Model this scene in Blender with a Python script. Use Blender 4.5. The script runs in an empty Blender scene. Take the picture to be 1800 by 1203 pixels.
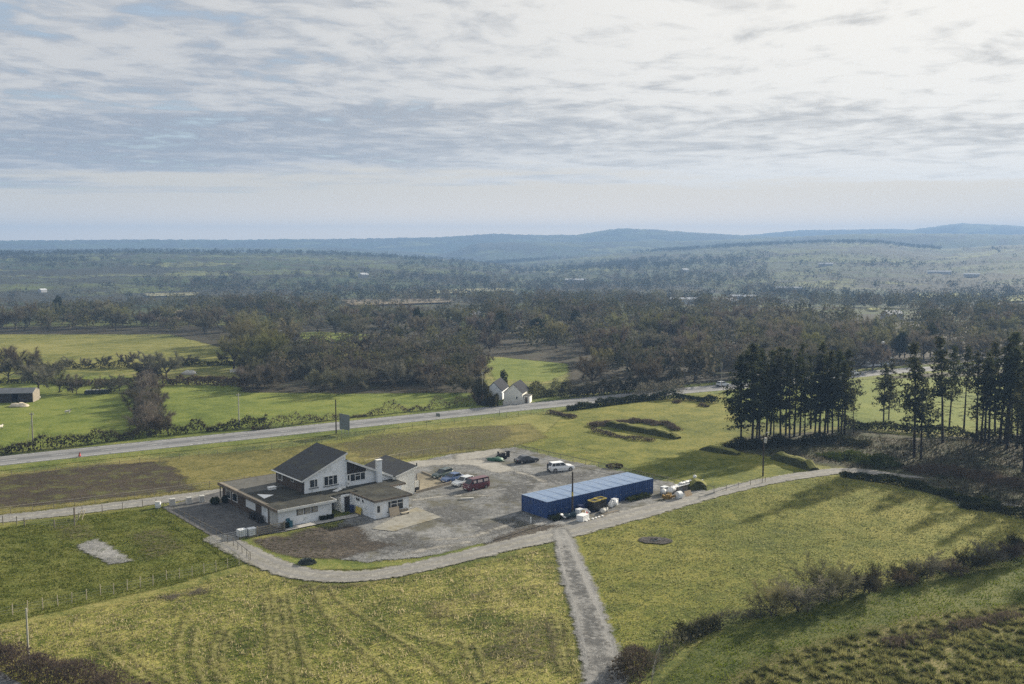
# Aerial view of a white roadside clubhouse, a row of blue containers and wooded countryside
import bpy, bmesh, math, random
import numpy as np
from mathutils import Vector, Matrix

R = random.Random(11)
NP = np.random.default_rng(5)
SC = bpy.context.scene
COL = SC.collection
rad = math.radians

# ------------------------------------------------------------------ camera model (survey of the photo)
FPX, CX, CY, CAMH = 1700.0, 900.0, 601.5, 41.0
PITCH = math.atan((CY - 431.0) / FPX)

def G(px, py, z=0.0):
    """ground point (x, y) seen at a photo position, on the level z"""
    x = (px - CX) / FPX
    y = -(py - CY) / FPX
    dx, dy, dz = x, math.cos(PITCH) + y * math.sin(PITCH), -math.sin(PITCH) + y * math.cos(PITCH)
    t = (z - CAMH) / dz
    return dx * t, dy * t

def GL(pts, z=0.0):
    return [G(px, py, z) for px, py in pts]

cam_d = bpy.data.cameras.new("camera")
cam = bpy.data.objects.new("camera", cam_d)
COL.objects.link(cam)
cam_d.sensor_width = 36.0
cam_d.lens = 36.0 * FPX / 1800.0
cam_d.clip_start = 1.0
cam_d.clip_end = 40000.0
cam.location = (0, 0, CAMH)
cam.rotation_euler = (math.pi / 2 - PITCH, 0, 0)
SC.camera = cam

# ------------------------------------------------------------------ tagging and building
def tag(o, label=None, cat=None, group=None, kind=None):
    if label: o["label"] = label
    if cat: o["category"] = cat
    if group: o["group"] = group
    if kind: o["kind"] = kind
    return o

def empty(name, loc=(0, 0, 0), rz=0.0, label=None, cat=None, group=None):
    o = bpy.data.objects.new(name, None)
    o.empty_display_size = 0.3
    COL.objects.link(o)
    o.location = loc
    o.rotation_euler = (0, 0, rz)
    return tag(o, label, cat, group)

class MB:
    """collects shapes that become one mesh"""
    def __init__(self):
        self.v, self.f, self.m = [], [], []
    def add(self, vs, fs, m=0):
        b = len(self.v)
        self.v.extend([tuple(p) for p in vs])
        self.f.extend([tuple(i + b for i in q) for q in fs])
        self.m.extend([m] * len(fs))
        return self
    def box(self, cx, cy, cz, sx, sy, sz, rz=0.0, m=0, taper=1.0, rx=0.0, ry=0.0):
        M = Matrix.Rotation(rz, 3, 'Z') @ Matrix.Rotation(ry, 3, 'Y') @ Matrix.Rotation(rx, 3, 'X')
        vs = []
        for k in (-1, 1):
            t = taper if k > 0 else 1.0
            for i, j in ((-1, -1), (1, -1), (1, 1), (-1, 1)):
                p = M @ Vector((i * sx / 2 * t, j * sy / 2 * t, k * sz / 2))
                vs.append((p.x + cx, p.y + cy, p.z + cz))
        return self.add(vs, [(3, 2, 1, 0), (4, 5, 6, 7), (0, 1, 5, 4), (1, 2, 6, 5), (2, 3, 7, 6), (3, 0, 4, 7)], m)
    def bx(self, x0, x1, y0, y1, z0, z1, m=0):
        return self.box((x0 + x1) / 2, (y0 + y1) / 2, (z0 + z1) / 2, x1 - x0, y1 - y0, z1 - z0, m=m)
    def tube(self, p, q, r0, r1=None, n=8, m=0, caps=True):
        r1 = r0 if r1 is None else r1
        p, q = Vector(p), Vector(q)
        d = (q - p)
        if d.length < 1e-6: return self
        d.normalize()
        a = d.orthogonal().normalized()
        b = d.cross(a)
        vs = []
        for c, r in ((p, r0), (q, r1)):
            for k in range(n):
                t = 2 * math.pi * k / n
                vs.append(c + a * (math.cos(t) * r) + b * (math.sin(t) * r))
        fs = [(k, (k + 1) % n, n + (k + 1) % n, n + k) for k in range(n)]
        if caps: fs += [tuple(range(n - 1, -1, -1)), tuple(range(n, 2 * n))]
        return self.add(vs, fs, m)
    def pipe(self, pts, r, n=6, m=0):
        for a, b in zip(pts[:-1], pts[1:]): self.tube(a, b, r, r, n, m)
        return self
    def prism(self, poly, z0, z1, m=0):
        """vertical prism over a plan polygon (counter-clockwise)"""
        n = len(poly)
        vs = [(x, y, z0) for x, y in poly] + [(x, y, z1) for x, y in poly]
        fs = [tuple(range(n - 1, -1, -1)), tuple(range(n, 2 * n))] + [(k, (k + 1) % n, n + (k + 1) % n, n + k) for k in range(n)]
        return self.add(vs, fs, m)
    def side_prism(self, prof, y0, y1, m=0):
        """profile in x,z swept along y"""
        n = len(prof)
        vs = [(x, y0, z) for x, z in prof] + [(x, y1, z) for x, z in prof]
        fs = [tuple(range(n)), tuple(range(2 * n - 1, n - 1, -1))] + [((k + 1) % n, k, n + k, n + (k + 1) % n) for k in range(n)]
        return self.add(vs, fs, m)
    def slab(self, quad, t, m=0):
        """a plate of thickness t under four 3-D corners"""
        q = [Vector(p) for p in quad]
        vs = q + [p - Vector((0, 0, t)) for p in q]
        n = len(q)
        fs = [tuple(range(n)), tuple(range(2 * n - 1, n - 1, -1))] + [((k + 1) % n, k, n + k, n + (k + 1) % n) for k in range(n)]
        return self.add(vs, fs, m)
    def blob(self, cx, cy, cz, sx, sy, sz, seed=0, rough=0.18, m=0, nu=12, nv=7, flat=-1.0):
        r = random.Random(seed)
        vs, fs = [], []
        ph = [(r.uniform(0, 6.28), r.randint(2, 5), r.randint(1, 4)) for _ in range(4)]
        for j in range(nv + 1):
            th = math.pi * j / nv
            for i in range(nu):
                fi = 2 * math.pi * i / nu
                k = 1 + rough * sum(math.sin(a * fi + p) * math.sin(b * th) for p, a, b in ph) / 2
                z = max(flat, math.cos(th) * k)
                vs.append((cx + sx * math.sin(th) * math.cos(fi) * k, cy + sy * math.sin(th) * math.sin(fi) * k, cz + sz * z))
        for j in range(nv):
            for i in range(nu):
                a = j * nu + i; b = j * nu + (i + 1) % nu
                fs.append((a, a + nu, b + nu, b))
        return self.add(vs, fs, m)
    def build(self, name, mats, parent=None, smooth=False, loc=None, rz=None, bevel=0.0):
        me = bpy.data.meshes.new(name)
        me.from_pydata(self.v, [], self.f)
        for mm in (mats if isinstance(mats, (list, tuple)) else [mats]): me.materials.append(mm)
        if any(self.m): me.polygons.foreach_set("material_index", self.m)
        if smooth: me.polygons.foreach_set("use_smooth", [True] * len(me.polygons))
        bm = bmesh.new(); bm.from_mesh(me)
        bmesh.ops.recalc_face_normals(bm, faces=bm.faces)
        bm.to_mesh(me); bm.free()
        me.update()
        o = bpy.data.objects.new(name, me)
        COL.objects.link(o)
        if parent is not None: o.parent = parent
        if loc is not None: o.location = loc
        if rz is not None: o.rotation_euler = (0, 0, rz)
        if bevel:
            b = o.modifiers.new("bevel", 'BEVEL'); b.width = bevel; b.segments = 2; b.limit_method = 'ANGLE'; b.angle_limit = rad(40)
        return o

def tri_mesh(name, V, mats, matidx=None, parent=None, quads=False):
    """numpy soup (n,3,3) or (n,4,3) -> one mesh object"""
    V = np.asarray(V, dtype=np.float32)
    n, k = V.shape[0], V.shape[1]
    me = bpy.data.meshes.new(name)
    me.vertices.add(n * k)
    me.vertices.foreach_set("co", V.reshape(-1))
    me.loops.add(n * k)
    me.loops.foreach_set("vertex_index", np.arange(n * k, dtype=np.int32))
    me.polygons.add(n)
    me.polygons.foreach_set("loop_start", np.arange(0, n * k, k, dtype=np.int32))
    for mm in (mats if isinstance(mats, (list, tuple)) else [mats]): me.materials.append(mm)
    if matidx is not None: me.polygons.foreach_set("material_index", np.asarray(matidx, dtype=np.int32))
    me.update(calc_edges=True)
    o = bpy.data.objects.new(name, me)
    COL.objects.link(o)
    if parent is not None: o.parent = parent
    return o

def copy_tree(o, parent=None):
    """a copy of a thing and of every part under it (mesh data shared)"""
    c = o.copy()
    COL.objects.link(c)
    if parent is not None: c.parent = parent
    for ch in list(o.children): copy_tree(ch, c)
    return c

# ------------------------------------------------------------------ node helpers
class NT:
    def __init__(self, tree):
        self.t = tree
        self.t.nodes.clear()
    def n(self, kind, **kw):
        nd = self.t.nodes.new(kind)
        for k, v in kw.items():
            if k == "ins":
                for kk, vv in v.items():
                    if hasattr(vv, "is_output"): self.t.links.new(vv, nd.inputs[kk])
                    else: nd.inputs[kk].default_value = vv
            else: setattr(nd, k, v)
        return nd
    def link(self, a, b): self.t.links.new(a, b)
    def math(self, op, a, b=None, c=None, clamp=False):
        nd = self.n("ShaderNodeMath", operation=op, use_clamp=clamp)
        for i, v in enumerate((a, b, c)):
            if v is None: continue
            if hasattr(v, "is_output"): self.link(v, nd.inputs[i])
            else: nd.inputs[i].default_value = v
        return nd.outputs[0]
    def vmath(self, op, a, b=None):
        nd = self.n("ShaderNodeVectorMath", operation=op)
        for i, v in enumerate((a, b)):
            if v is None: continue
            if hasattr(v, "is_output"): self.link(v, nd.inputs[i])
            else: nd.inputs[i].default_value = v
        return nd
    def noise(self, vec, scale, detail=3.0, rough=0.55, dist=0.0):
        nd = self.n("ShaderNodeTexNoise", ins={"Vector": vec, "Scale": scale, "Detail": detail, "Roughness": rough, "Distortion": dist})
        return nd.outputs["Fac"]
    def ramp(self, fac, stops, interp='LINEAR'):
        nd = self.n("ShaderNodeValToRGB")
        cr = nd.color_ramp
        cr.interpolation = interp
        while len(cr.elements) < len(stops): cr.elements.new(0.5)
        for e, (p, c) in zip(cr.elements, stops):
            e.position = p
            e.color = c if len(c) == 4 else (*c, 1)
        self.link(fac, nd.inputs[0])
        return nd.outputs[0]
    def mix(self, fac, a, b, mode='MIX'):
        nd = self.n("ShaderNodeMix", data_type='RGBA', blend_type=mode)
        for i, v in ((0, fac), (6, a), (7, b)):
            if hasattr(v, "is_output"): self.link(v, nd.inputs[i])
            elif i == 0: nd.inputs[i].default_value = v
            else: nd.inputs[i].default_value = v if len(v) == 4 else (*v, 1)
        return nd.outputs[2]
    def sstep(self, v, a, b):
        nd = self.n("ShaderNodeMapRange", interpolation_type='SMOOTHSTEP', ins={"Value": v, "From Min": a, "From Max": b})
        return nd.outputs[0]
    def lin(self, v, a, b, c=0.0, d=1.0):
        nd = self.n("ShaderNodeMapRange", ins={"Value": v, "From Min": a, "From Max": b, "To Min": c, "To Max": d})
        return nd.outputs[0]

def new_mat(name):
    m = bpy.data.materials.new(name)
    m.use_nodes = True
    return m, NT(m.node_tree)

def finish(nt, color, rough=0.8, spec=0.3, bump=None, bump_s=0.5, bump_d=0.1, metal=0.0, alpha=None, coat=0.0):
    bs = nt.n("ShaderNodeBsdfPrincipled")
    for k, v in (("Base Color", color), ("Roughness", rough), ("Metallic", metal), ("Specular IOR Level", spec), ("Coat Weight", coat)):
        if hasattr(v, "is_output"): nt.link(v, bs.inputs[k])
        else: bs.inputs[k].default_value = v if not isinstance(v, tuple) else (v if len(v) == 4 else (*v, 1))
    if bump is not None:
        b = nt.n("ShaderNodeBump", ins={"Height": bump, "Strength": bump_s, "Distance": bump_d})
        nt.link(b.outputs[0], bs.inputs["Normal"])
    out = nt.n("ShaderNodeOutputMaterial")
    sh = bs.outputs[0]
    if alpha is not None:
        tr = nt.n("ShaderNodeBsdfTransparent")
        mx = nt.n("ShaderNodeMixShader")
        nt.link(alpha, mx.inputs[0]); nt.link(tr.outputs[0], mx.inputs[1]); nt.link(sh, mx.inputs[2])
        sh = mx.outputs[0]
    nt.link(sh, out.inputs[0])

def posn(nt): return nt.n("ShaderNodeNewGeometry").outputs["Position"]
def objc(nt): return nt.n("ShaderNodeTexCoord").outputs["Object"]

def mottled(name, c0, c1, scale=1.0, rough=0.8, spec=0.3, bump=0.0, c2=None, metal=0.0, var=0.0, coat=0.0, stain=None, bd=0.05):
    """object-space colour variation for painted or weathered things"""
    m, nt = new_mat(name)
    v = objc(nt)
    n1 = nt.noise(v, scale, 4.0)
    n2 = nt.noise(v, scale * 6.3, 3.0)
    f = nt.math('ADD', nt.math('MULTIPLY', n1, 0.65), nt.math('MULTIPLY', n2, 0.35))
    st = [(0.34, c0), (0.66, c1)] if c2 is None else [(0.32, c0), (0.52, c1), (0.7, c2)]
    col = nt.ramp(f, st)
    if stain:
        s = nt.sstep(nt.noise(v, scale * 1.7, 5.0, 0.65), 0.52, 0.72)
        col = nt.mix(s, col, stain)
    if var:
        oi = nt.n("ShaderNodeObjectInfo").outputs["Random"]
        hs = nt.n("ShaderNodeHueSaturation", ins={"Color": col, "Value": nt.lin(oi, 0, 1, 1 - var, 1 + var), "Hue": nt.lin(oi, 0, 1, 0.5 - var * 0.04, 0.5 + var * 0.04)})
        col = hs.outputs[0]
    finish(nt, col, rough, spec, n2 if bump else None, bump, bd, metal, coat=coat)
    return m

# ------------------------------------------------------------------ sheets: ground areas laid over the terrain, with an edge distance stored per vertex
def sd_poly(P, poly):
    """signed distance to a polygon (negative inside)"""
    poly = np.asarray(poly, float)
    d = np.full(len(P), 1e18)
    s = np.zeros(len(P), bool)
    n = len(poly)
    for i in range(n):
        a, b = poly[i], poly[(i + 1) % n]
        e = b - a
        w = P - a
        t = np.clip((w @ e) / max(e @ e, 1e-9), 0, 1)
        d = np.minimum(d, ((w - t[:, None] * e) ** 2).sum(1))
        c = ((a[1] > P[:, 1]) != (b[1] > P[:, 1]))
        with np.errstate(divide='ignore', invalid='ignore'):
            xi = (b[0] - a[0]) * (P[:, 1] - a[1]) / (b[1] - a[1]) + a[0]
        s ^= c & (P[:, 0] < xi)
    d = np.sqrt(d)
    return np.where(s, -d, d)

def sd_line(P, line, hw):
    """distance to a polyline minus half width (hw may vary per vertex); also the side offset"""
    line = np.asarray(line, float)
    hw = np.full(len(line), hw) if np.isscalar(hw) else np.asarray(hw, float)
    best = np.full(len(P), 1e18); side = np.zeros(len(P))
    for i in range(len(line) - 1):
        a, b = line[i], line[i + 1]
        e = b - a
        w = P - a
        t = np.clip((w @ e) / max(e @ e, 1e-9), 0, 1)
        dd = np.sqrt(((w - t[:, None] * e) ** 2).sum(1))
        h = hw[i] + (hw[i + 1] - hw[i]) * t
        cr = (e[0] * w[:, 1] - e[1] * w[:, 0])
        upd = dd - h < best
        best = np.where(upd, dd - h, best)
        side = np.where(upd, np.sign(cr) * dd / np.maximum(h, 0.01), side)
    return best, side

def smooth_line(pts, k=3):
    pts = [np.array(p, float) for p in pts]
    for _ in range(k):
        q = [pts[0]]
        for a, b in zip(pts[:-1], pts[1:]): q += [a * .75 + b * .25, a * .25 + b * .75]
        q.append(pts[-1]); pts = q
    return np.array(pts)

SHEET_Z = [0.0]
def sheet(name, mat, poly=None, line=None, hw=None, cell=0.8, margin=1.6, z=None, extra=None, kind='structure', smooth=0):
    if z is None:
        SHEET_Z[0] += 0.004
        z = SHEET_Z[0]
    shapes = []
    if poly is not None: shapes += [(p, None) for p in (poly if isinstance(poly[0][0], (tuple, list, np.ndarray)) else [poly])]
    if line is not None:
        ls = line if isinstance(line[0][0], (tuple, list, np.ndarray)) else [line]
        hs = hw if isinstance(hw, list) and isinstance(hw[0], (list, tuple)) else [hw] * len(ls)
        if smooth:
            hs2 = []
            for l, h in zip(ls, hs):
                if np.isscalar(h): hs2.append(h)
                else: hs2.append(smooth_line([(x, 0) for x in h], smooth)[:, 0])
            hs = hs2
            ls = [smooth_line(l, smooth) for l in ls]
        shapes += list(zip(ls, hs))
    allp = np.concatenate([np.asarray(s[0], float) for s in shapes])
    pad = margin + (0 if hw is None else (max(np.max(h) for _, h in shapes if h is not None)))
    x0, y0 = allp.min(0) - pad
    x1, y1 = allp.max(0) + pad
    nx, ny = int((x1 - x0) / cell) + 2, int((y1 - y0) / cell) + 2
    gx, gy = np.meshgrid(x0 + cell * np.arange(nx), y0 + cell * np.arange(ny))
    P = np.stack([gx.ravel(), gy.ravel()], 1)
    d = np.full(len(P), 1e9); side = np.zeros(len(P))
    for s, h in shapes:
        lo, hi = np.asarray(s, float).min(0) - 8, np.asarray(s, float).max(0) + 8
        idx = np.where((P[:, 0] > lo[0]) & (P[:, 0] < hi[0]) & (P[:, 1] > lo[1]) & (P[:, 1] < hi[1]))[0]
        if h is None: dd, ss = sd_poly(P[idx], s), np.zeros(len(idx))
        else: dd, ss = sd_line(P[idx], s, h)
        u = dd < d[idx]
        d[idx] = np.where(u, dd, d[idx]); side[idx] = np.where(u, ss, side[idx])
    D = d.reshape(ny, nx)
    keep = (np.minimum.reduce([D[:-1, :-1], D[1:, :-1], D[:-1, 1:], D[1:, 1:]]) < margin)
    jj, ii = np.where(keep)
    q = np.stack([jj * nx + ii, jj * nx + ii + 1, (jj + 1) * nx + ii + 1, (jj + 1) * nx + ii], 1)
    used, inv = np.unique(q, return_inverse=True)
    q = inv.reshape(-1, 4)
    me = bpy.data.meshes.new(name)
    V = np.zeros((len(used), 3)); V[:, :2] = P[used]; V[:, 2] = z
    me.from_pydata(V.tolist(), [], q.tolist())
    me.attributes.new("edge", 'FLOAT', 'POINT').data.foreach_set("value", np.clip(d[used], -30, 30).astype(np.float32))
    me.attributes.new("side", 'FLOAT', 'POINT').data.foreach_set("value", side[used].astype(np.float32))
    me.materials.append(mat)
    o = bpy.data.objects.new(name, me)
    COL.objects.link(o)
    return tag(o, kind=kind)

def edge_alpha(nt, pos, amp=0.8, soft=0.35, scale=0.7, density=None):
    """1 inside the sheet, 0 outside, with a ragged natural border"""
    d = nt.n("ShaderNodeAttribute", attribute_name="edge").outputs["Fac"]
    n1 = nt.noise(pos, scale, 4.0, 0.65)
    n2 = nt.noise(pos, scale * 7, 2.0)
    w = nt.math('ADD', nt.math('MULTIPLY', nt.math('SUBTRACT', n1, 0.5), amp * 2.2), nt.math('MULTIPLY', nt.math('SUBTRACT', n2, 0.5), amp * 1.2))
    a = nt.sstep(nt.math('ADD', d, w), soft, -soft)
    if density is not None:
        a = nt.math('MULTIPLY', a, density)
    return a
# ------------------------------------------------------------------ light and sky
SUN_AZ, SUN_EL = rad(44), rad(20)          # to the right of the view, ahead of the camera
SUNV = Vector((math.sin(SUN_AZ) * math.cos(SUN_EL), math.cos(SUN_AZ) * math.cos(SUN_EL), math.sin(SUN_EL)))
sun_d = bpy.data.lights.new("sun", 'SUN')
sun_d.energy = 5.0
sun_d.angle = rad(0.9)
sun_d.color = (1.0, 0.9, 0.74)
sun = bpy.data.objects.new("sun", sun_d)
COL.objects.link(sun)
sun.rotation_euler = (-SUNV).to_track_quat('-Z', 'Y').to_euler()
sun.location = (300, 300, 400)

world = bpy.data.worlds.new("World")
SC.world = world
world.use_nodes = True
nt = NT(world.node_tree)
sky = nt.n("ShaderNodeTexSky", sky_type='NISHITA', sun_disc=False, sun_elevation=SUN_EL, sun_rotation=SUN_AZ, air_density=1.0, dust_density=1.2, ozone_density=1.0)
dirv = nt.n("ShaderNodeTexCoord").outputs["Generated"]
sep = nt.n("ShaderNodeSeparateXYZ", ins={0: dirv})
dz = nt.math('MAXIMUM', sep.outputs[2], 0.0)
den = nt.math('ADD', dz, 0.035)
u = nt.math('DIVIDE', sep.outputs[0], den)
v = nt.math('DIVIDE', sep.outputs[1], den)
P = nt.n("ShaderNodeCombineXYZ", ins={0: u, 1: v, 2: 0.0}).outputs[0]
# one high sheet of dappled cloud: fine ripples, a thicker grey bank across the middle, clear air below its edge
bank = nt.noise(nt.vmath('MULTIPLY', P, (0.22, 0.42, 1.0)).outputs[0], 1.0, 3.0, 0.55, 0.3)
warp = nt.n("ShaderNodeTexNoise", ins={"Vector": P, "Scale": 0.8, "Detail": 4.0})
Pw = nt.vmath('ADD', P, nt.vmath('MULTIPLY', nt.vmath('SUBTRACT', warp.outputs["Color"], (0.5, 0.5, 0.5)).outputs[0], (0.8, 0.5, 0)).outputs[0]).outputs[0]
rot = nt.n("ShaderNodeVectorRotate", rotation_type='Z_AXIS', ins={"Vector": Pw, "Angle": rad(28)}).outputs[0]
mid = nt.noise(nt.vmath('MULTIPLY', rot, (1.15, 1.15, 1.0)).outputs[0], 1.0, 5.0, 0.6, 0.2)
fine = nt.noise(nt.vmath('MULTIPLY', rot, (4.4, 3.6, 1.0)).outputs[0], 1.0, 5.0, 0.6, 0.15)
sdot = nt.n("ShaderNodeVectorMath", operation='DOT_PRODUCT', ins={0: dirv, 1: SUNV}).outputs["Value"]
glow = nt.sstep(sdot, 0.45, 0.98)
vb = nt.math('ADD', v, nt.math('ADD', nt.math('MULTIPLY', nt.math('SUBTRACT', bank, 0.5), 5.0), nt.math('MULTIPLY', u, 0.10)))
band = nt.math('MULTIPLY', nt.sstep(vb, 4.7, 6.0), nt.sstep(vb, 9.6, 7.0))
cov = nt.math('ADD', nt.math('ADD', nt.math('MULTIPLY', mid, 0.50), nt.math('MULTIPLY', fine, 0.42)), nt.math('ADD', nt.math('MULTIPLY', bank, 0.25), nt.math('MULTIPLY', glow, 0.16)))
mask = nt.sstep(cov, 0.43, 0.58)
calm = nt.lin(nt.sstep(v, 4.0, 9.0), 0, 1, 1.0, 0.40)
fine_ = nt.math('ADD', nt.math('MULTIPLY', nt.math('SUBTRACT', fine, 0.5), calm), 0.5)
tone = nt.math('ADD', nt.math('MULTIPLY', fine_, 0.6), nt.math('MULTIPLY', mid, 0.4))
tone = nt.math('SUBTRACT', nt.math('ADD', tone, nt.math('MULTIPLY', glow, 0.10)), nt.math('MULTIPLY', band, 0.10))
thick = nt.sstep(tone, 0.36, 0.59)
c_dark = nt.mix(glow, (0.41, 0.455, 0.525), (0.68, 0.665, 0.63))
c_lite = nt.mix(glow, (0.74, 0.74, 0.735), (1.12, 1.08, 1.00))
cloud = nt.mix(thick, c_dark, c_lite)
skyc = nt.mix(1.0, nt.mix(1.0, sky.outputs[0], (0.115, 0.115, 0.115), 'MULTIPLY'), (0.20, 0.235, 0.28), 'ADD')
col = nt.mix(nt.lin(mask, 0, 1, 0.30, 1.0), skyc, cloud)
# pale clear belt under the edge of the cloud sheet
edge_ = nt.math('ADD', v, nt.math('ADD', nt.math('MULTIPLY', nt.math('SUBTRACT', bank, 0.5), 9.0), nt.math('MULTIPLY', nt.math('SUBTRACT', mid, 0.5), 3.5)))
belt = nt.sstep(edge_, 8.6, 10.6)
beltc = nt.mix(glow, (0.86, 0.80, 0.68), (1.06, 0.94, 0.75))
col = nt.mix(nt.math('MULTIPLY', belt, 0.92), col, beltc)
col = nt.mix(nt.sstep(v, 9.0, 22.0), col, nt.mix(glow, (1.85, 1.44, 0.95), (2.1, 1.58, 0.98)))
bg = nt.n("ShaderNodeBackground", ins={"Color": col, "Strength": 0.45})
wo = nt.n("ShaderNodeOutputWorld")
nt.link(bg.outputs[0], wo.inputs[0])

SC.view_settings.view_transform = 'Standard'
SC.view_settings.look = 'None'
SC.view_settings.exposure = 1.0
SC.view_settings.gamma = 1.0
SC.cycles.max_bounces = 6
SC.cycles.diffuse_bounces = 3
SC.cycles.glossy_bounces = 2
SC.cycles.transparent_max_bounces = 24
SC.cycles.volume_bounces = 0
SC.cycles.use_denoising = False
# ------------------------------------------------------------------ terrain: level plateau, valley, wooded ridges, far hills
def ridge(tab):
    t = np.array(tab, float)
    return lambda px: np.interp(px, t[:, 0], t[:, 1])

RIDGES = [  # (range, front width, back width, skyline row by photo column)
    (2300, 1500, 900, ridge([(-900, 450), (-300, 447), (0, 447), (230, 444), (500, 445), (640, 449), (800, 458), (960, 474), (1150, 500), (1400, 520), (2600, 520)])),
    (3100, 2150, 900, ridge([(-900, 500), (500, 480), (700, 472), (860, 462), (1000, 452), (1100, 444), (1200, 438), (1350, 430), (1450, 426), (1545, 427), (1600, 434), (1660, 438), (1750, 432), (1900, 428), (2700, 420)])),
    (3900, 800, 700, ridge([(-900, 446), (0, 438), (400, 436), (600, 436), (700, 442), (780, 446), (840, 428), (900, 426), (1000, 426.5), (1100, 425), (1200, 424), (1330, 420), (1460, 413), (1560, 411), (1700, 411.5), (1800, 413), (2700, 415)])),
    (4900, 900, 800, ridge([(-900, 424), (0, 423.5), (100, 422.5), (230, 421.5), (400, 422), (500, 421), (640, 420), (700, 418.5), (780, 417), (870, 411.5), (960, 414), (1020, 413), (1045, 408), (1090, 402), (1150, 404.5), (1200, 408), (1300, 414), (1400, 417), (2700, 420)])),
    (6100, 900, 800, ridge([(-900, 430), (1150, 430), (1250, 420), (1320, 413), (1400, 405), (1480, 404), (1550, 403), (1600, 404), (1650, 397), (1680, 393), (1760, 396), (1800, 399), (2000, 404), (2700, 412)])),
]
def sst(x):
    x = np.clip(x, 0, 1)
    return x * x * (3 - 2 * x)

def terr(x, y):
    x = np.asarray(x, float); y = np.asarray(y, float)
    r = np.hypot(x, y)
    fl = -16.0 * sst((r - 470) / 700) - 10.0 * sst((r - 1500) / 2500)
    yy = np.maximum(y, 1.0)
    px = CX + FPX * np.clip(x / yy, -1.0, 1.0)
    px = np.where(y <= 1, np.where(x < 0, -800, 2600), px)
    h = fl.copy()
    for i, (rr, wf, wb, f) in enumerate(RIDGES):
        top = CAMH + (431.0 - f(px)) / FPX * rr * np.cos(np.arctan((px - CX) / FPX))
        top = np.maximum(top, fl)
        s = np.where(r < rr, sst((r - (rr - wf)) / wf), sst(1 - (r - rr) / wb))
        wob = 4.0 * np.sin(x / 170.0 + i) * np.sin(y / 140.0 + 2 * i) + 2.0 * np.sin(x / 61.0 + 2 * i) * np.sin(y / 53.0)
        hh = fl + (top - fl) * s + wob * s * (1 - s) * 2
        h = np.maximum(h, hh)
    return h

def to_ground(px, py):
    """point on the terrain seen at a photo position (walks out along the ray)"""
    x = (px - CX) / FPX
    y = -(py - CY) / FPX
    d = np.array([x, math.cos(PITCH) + y * math.sin(PITCH), -math.sin(PITCH) + y * math.cos(PITCH)])
    t = np.concatenate([np.arange(60, 1500, 2.0), np.arange(1500, 7000, 12.0)])
    p = d[None] * t[:, None]
    below = CAMH + p[:, 2] < terr(p[:, 0], p[:, 1])
    k = int(np.argmax(below)) if below.any() else len(t) - 1
    return float(p[k, 0]), float(p[k, 1]), float(terr(p[k, 0], p[k, 1]))

def grass_nodes(nt, pos, dark, mid, straw, bias=0.0, patch=0.022):
    n1 = nt.noise(pos, patch, 4.0, 0.6)
    n2 = nt.noise(pos, 0.19, 4.0, 0.62, 0.4)
    n3 = nt.noise(pos, 1.3, 4.0, 0.7)
    n4 = nt.noise(pos, 5.2, 3.0, 0.7)
    f = nt.math('ADD', nt.math('ADD', nt.math('MULTIPLY', n1, 0.40), nt.math('MULTIPLY', n2, 0.36)), nt.math('ADD', nt.math('MULTIPLY', n3, 0.38), nt.math('MULTIPLY', n4, 0.34)))
    f = nt.math('ADD', f, bias - 0.24)
    col = nt.ramp(f, [(0.40, dark), (0.49, mid), (0.60, straw)])
    bump = nt.math('ADD', nt.math('MULTIPLY', n3, 0.6), nt.math('MULTIPLY', n4, 0.4))
    return col, bump, f

# base palette of dry winter pasture
GREEN_D, GREEN_M, STRAW = (0.045, 0.065, 0.014), (0.115, 0.130, 0.028), (0.26, 0.235, 0.080)

m_ter, nt = new_mat("pasture")
pos = posn(nt)
col, bmp, f = grass_nodes(nt, pos, GREEN_D, GREEN_M, STRAW)
# beyond the woods: a patchwork of fields with dark hedge lines, woods and brown moor
sp = nt.n("ShaderNodeSeparateXYZ", ins={0: pos})
far = nt.sstep(sp.outputs[1], 430, 560)
wp = nt.n("ShaderNodeTexNoise", ins={"Vector": pos, "Scale": 0.004, "Detail": 2.0})
pw = nt.vmath('ADD', pos, nt.vmath('MULTIPLY', nt.vmath('SUBTRACT', wp.outputs["Color"], (0.5, 0.5, 0.5)).outputs[0], (90, 90, 0)).outputs[0]).outputs[0]
flat = nt.vmath('MULTIPLY', pw, (1.0, 1.0, 0.0)).outputs[0]
flat = nt.vmath('MULTIPLY', flat, (0.0042, 0.0060, 0.0)).outputs[0]
vo = nt.n("ShaderNodeTexVoronoi", feature='F1', ins={"Vector": flat, "Scale": 1.0, "Randomness": 0.85})
ve = nt.n("ShaderNodeTexVoronoi", feature='DISTANCE_TO_EDGE', ins={"Vector": flat, "Scale": 1.0, "Randomness": 0.85})
rnd = nt.n("ShaderNodeSeparateColor", ins={0: vo.outputs["Color"]})
fld = nt.ramp(rnd.outputs[0], [(0.0, (0.048, 0.070, 0.018)), (0.3, (0.032, 0.054, 0.014)), (0.5, (0.076, 0.096, 0.024)), (0.68, (0.048, 0.044, 0.024)), (0.76, (0.095, 0.115, 0.030)), (0.93, (0.16, 0.175, 0.052))], 'CONSTANT')
fv = nt.noise(pos, 0.03, 5.0, 0.6)
fld = nt.mix(nt.sstep(fv, 0.35, 0.7), fld, (0.06, 0.062, 0.030))
hedge = nt.sstep(nt.math('ADD', ve.outputs["Distance"], nt.math('MULTIPLY', nt.math('SUBTRACT', fv, 0.5), 0.06)), 0.055, 0.02)
wood = nt.sstep(nt.noise(pos, 0.0026, 4.0, 0.6), 0.53, 0.60)
fld = nt.mix(nt.math('MAXIMUM', hedge, wood), fld, nt.mix(nt.noise(pos, 0.12, 3.0), (0.018, 0.022, 0.012), (0.055, 0.05, 0.03)))
col = nt.mix(far, col, fld)
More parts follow.
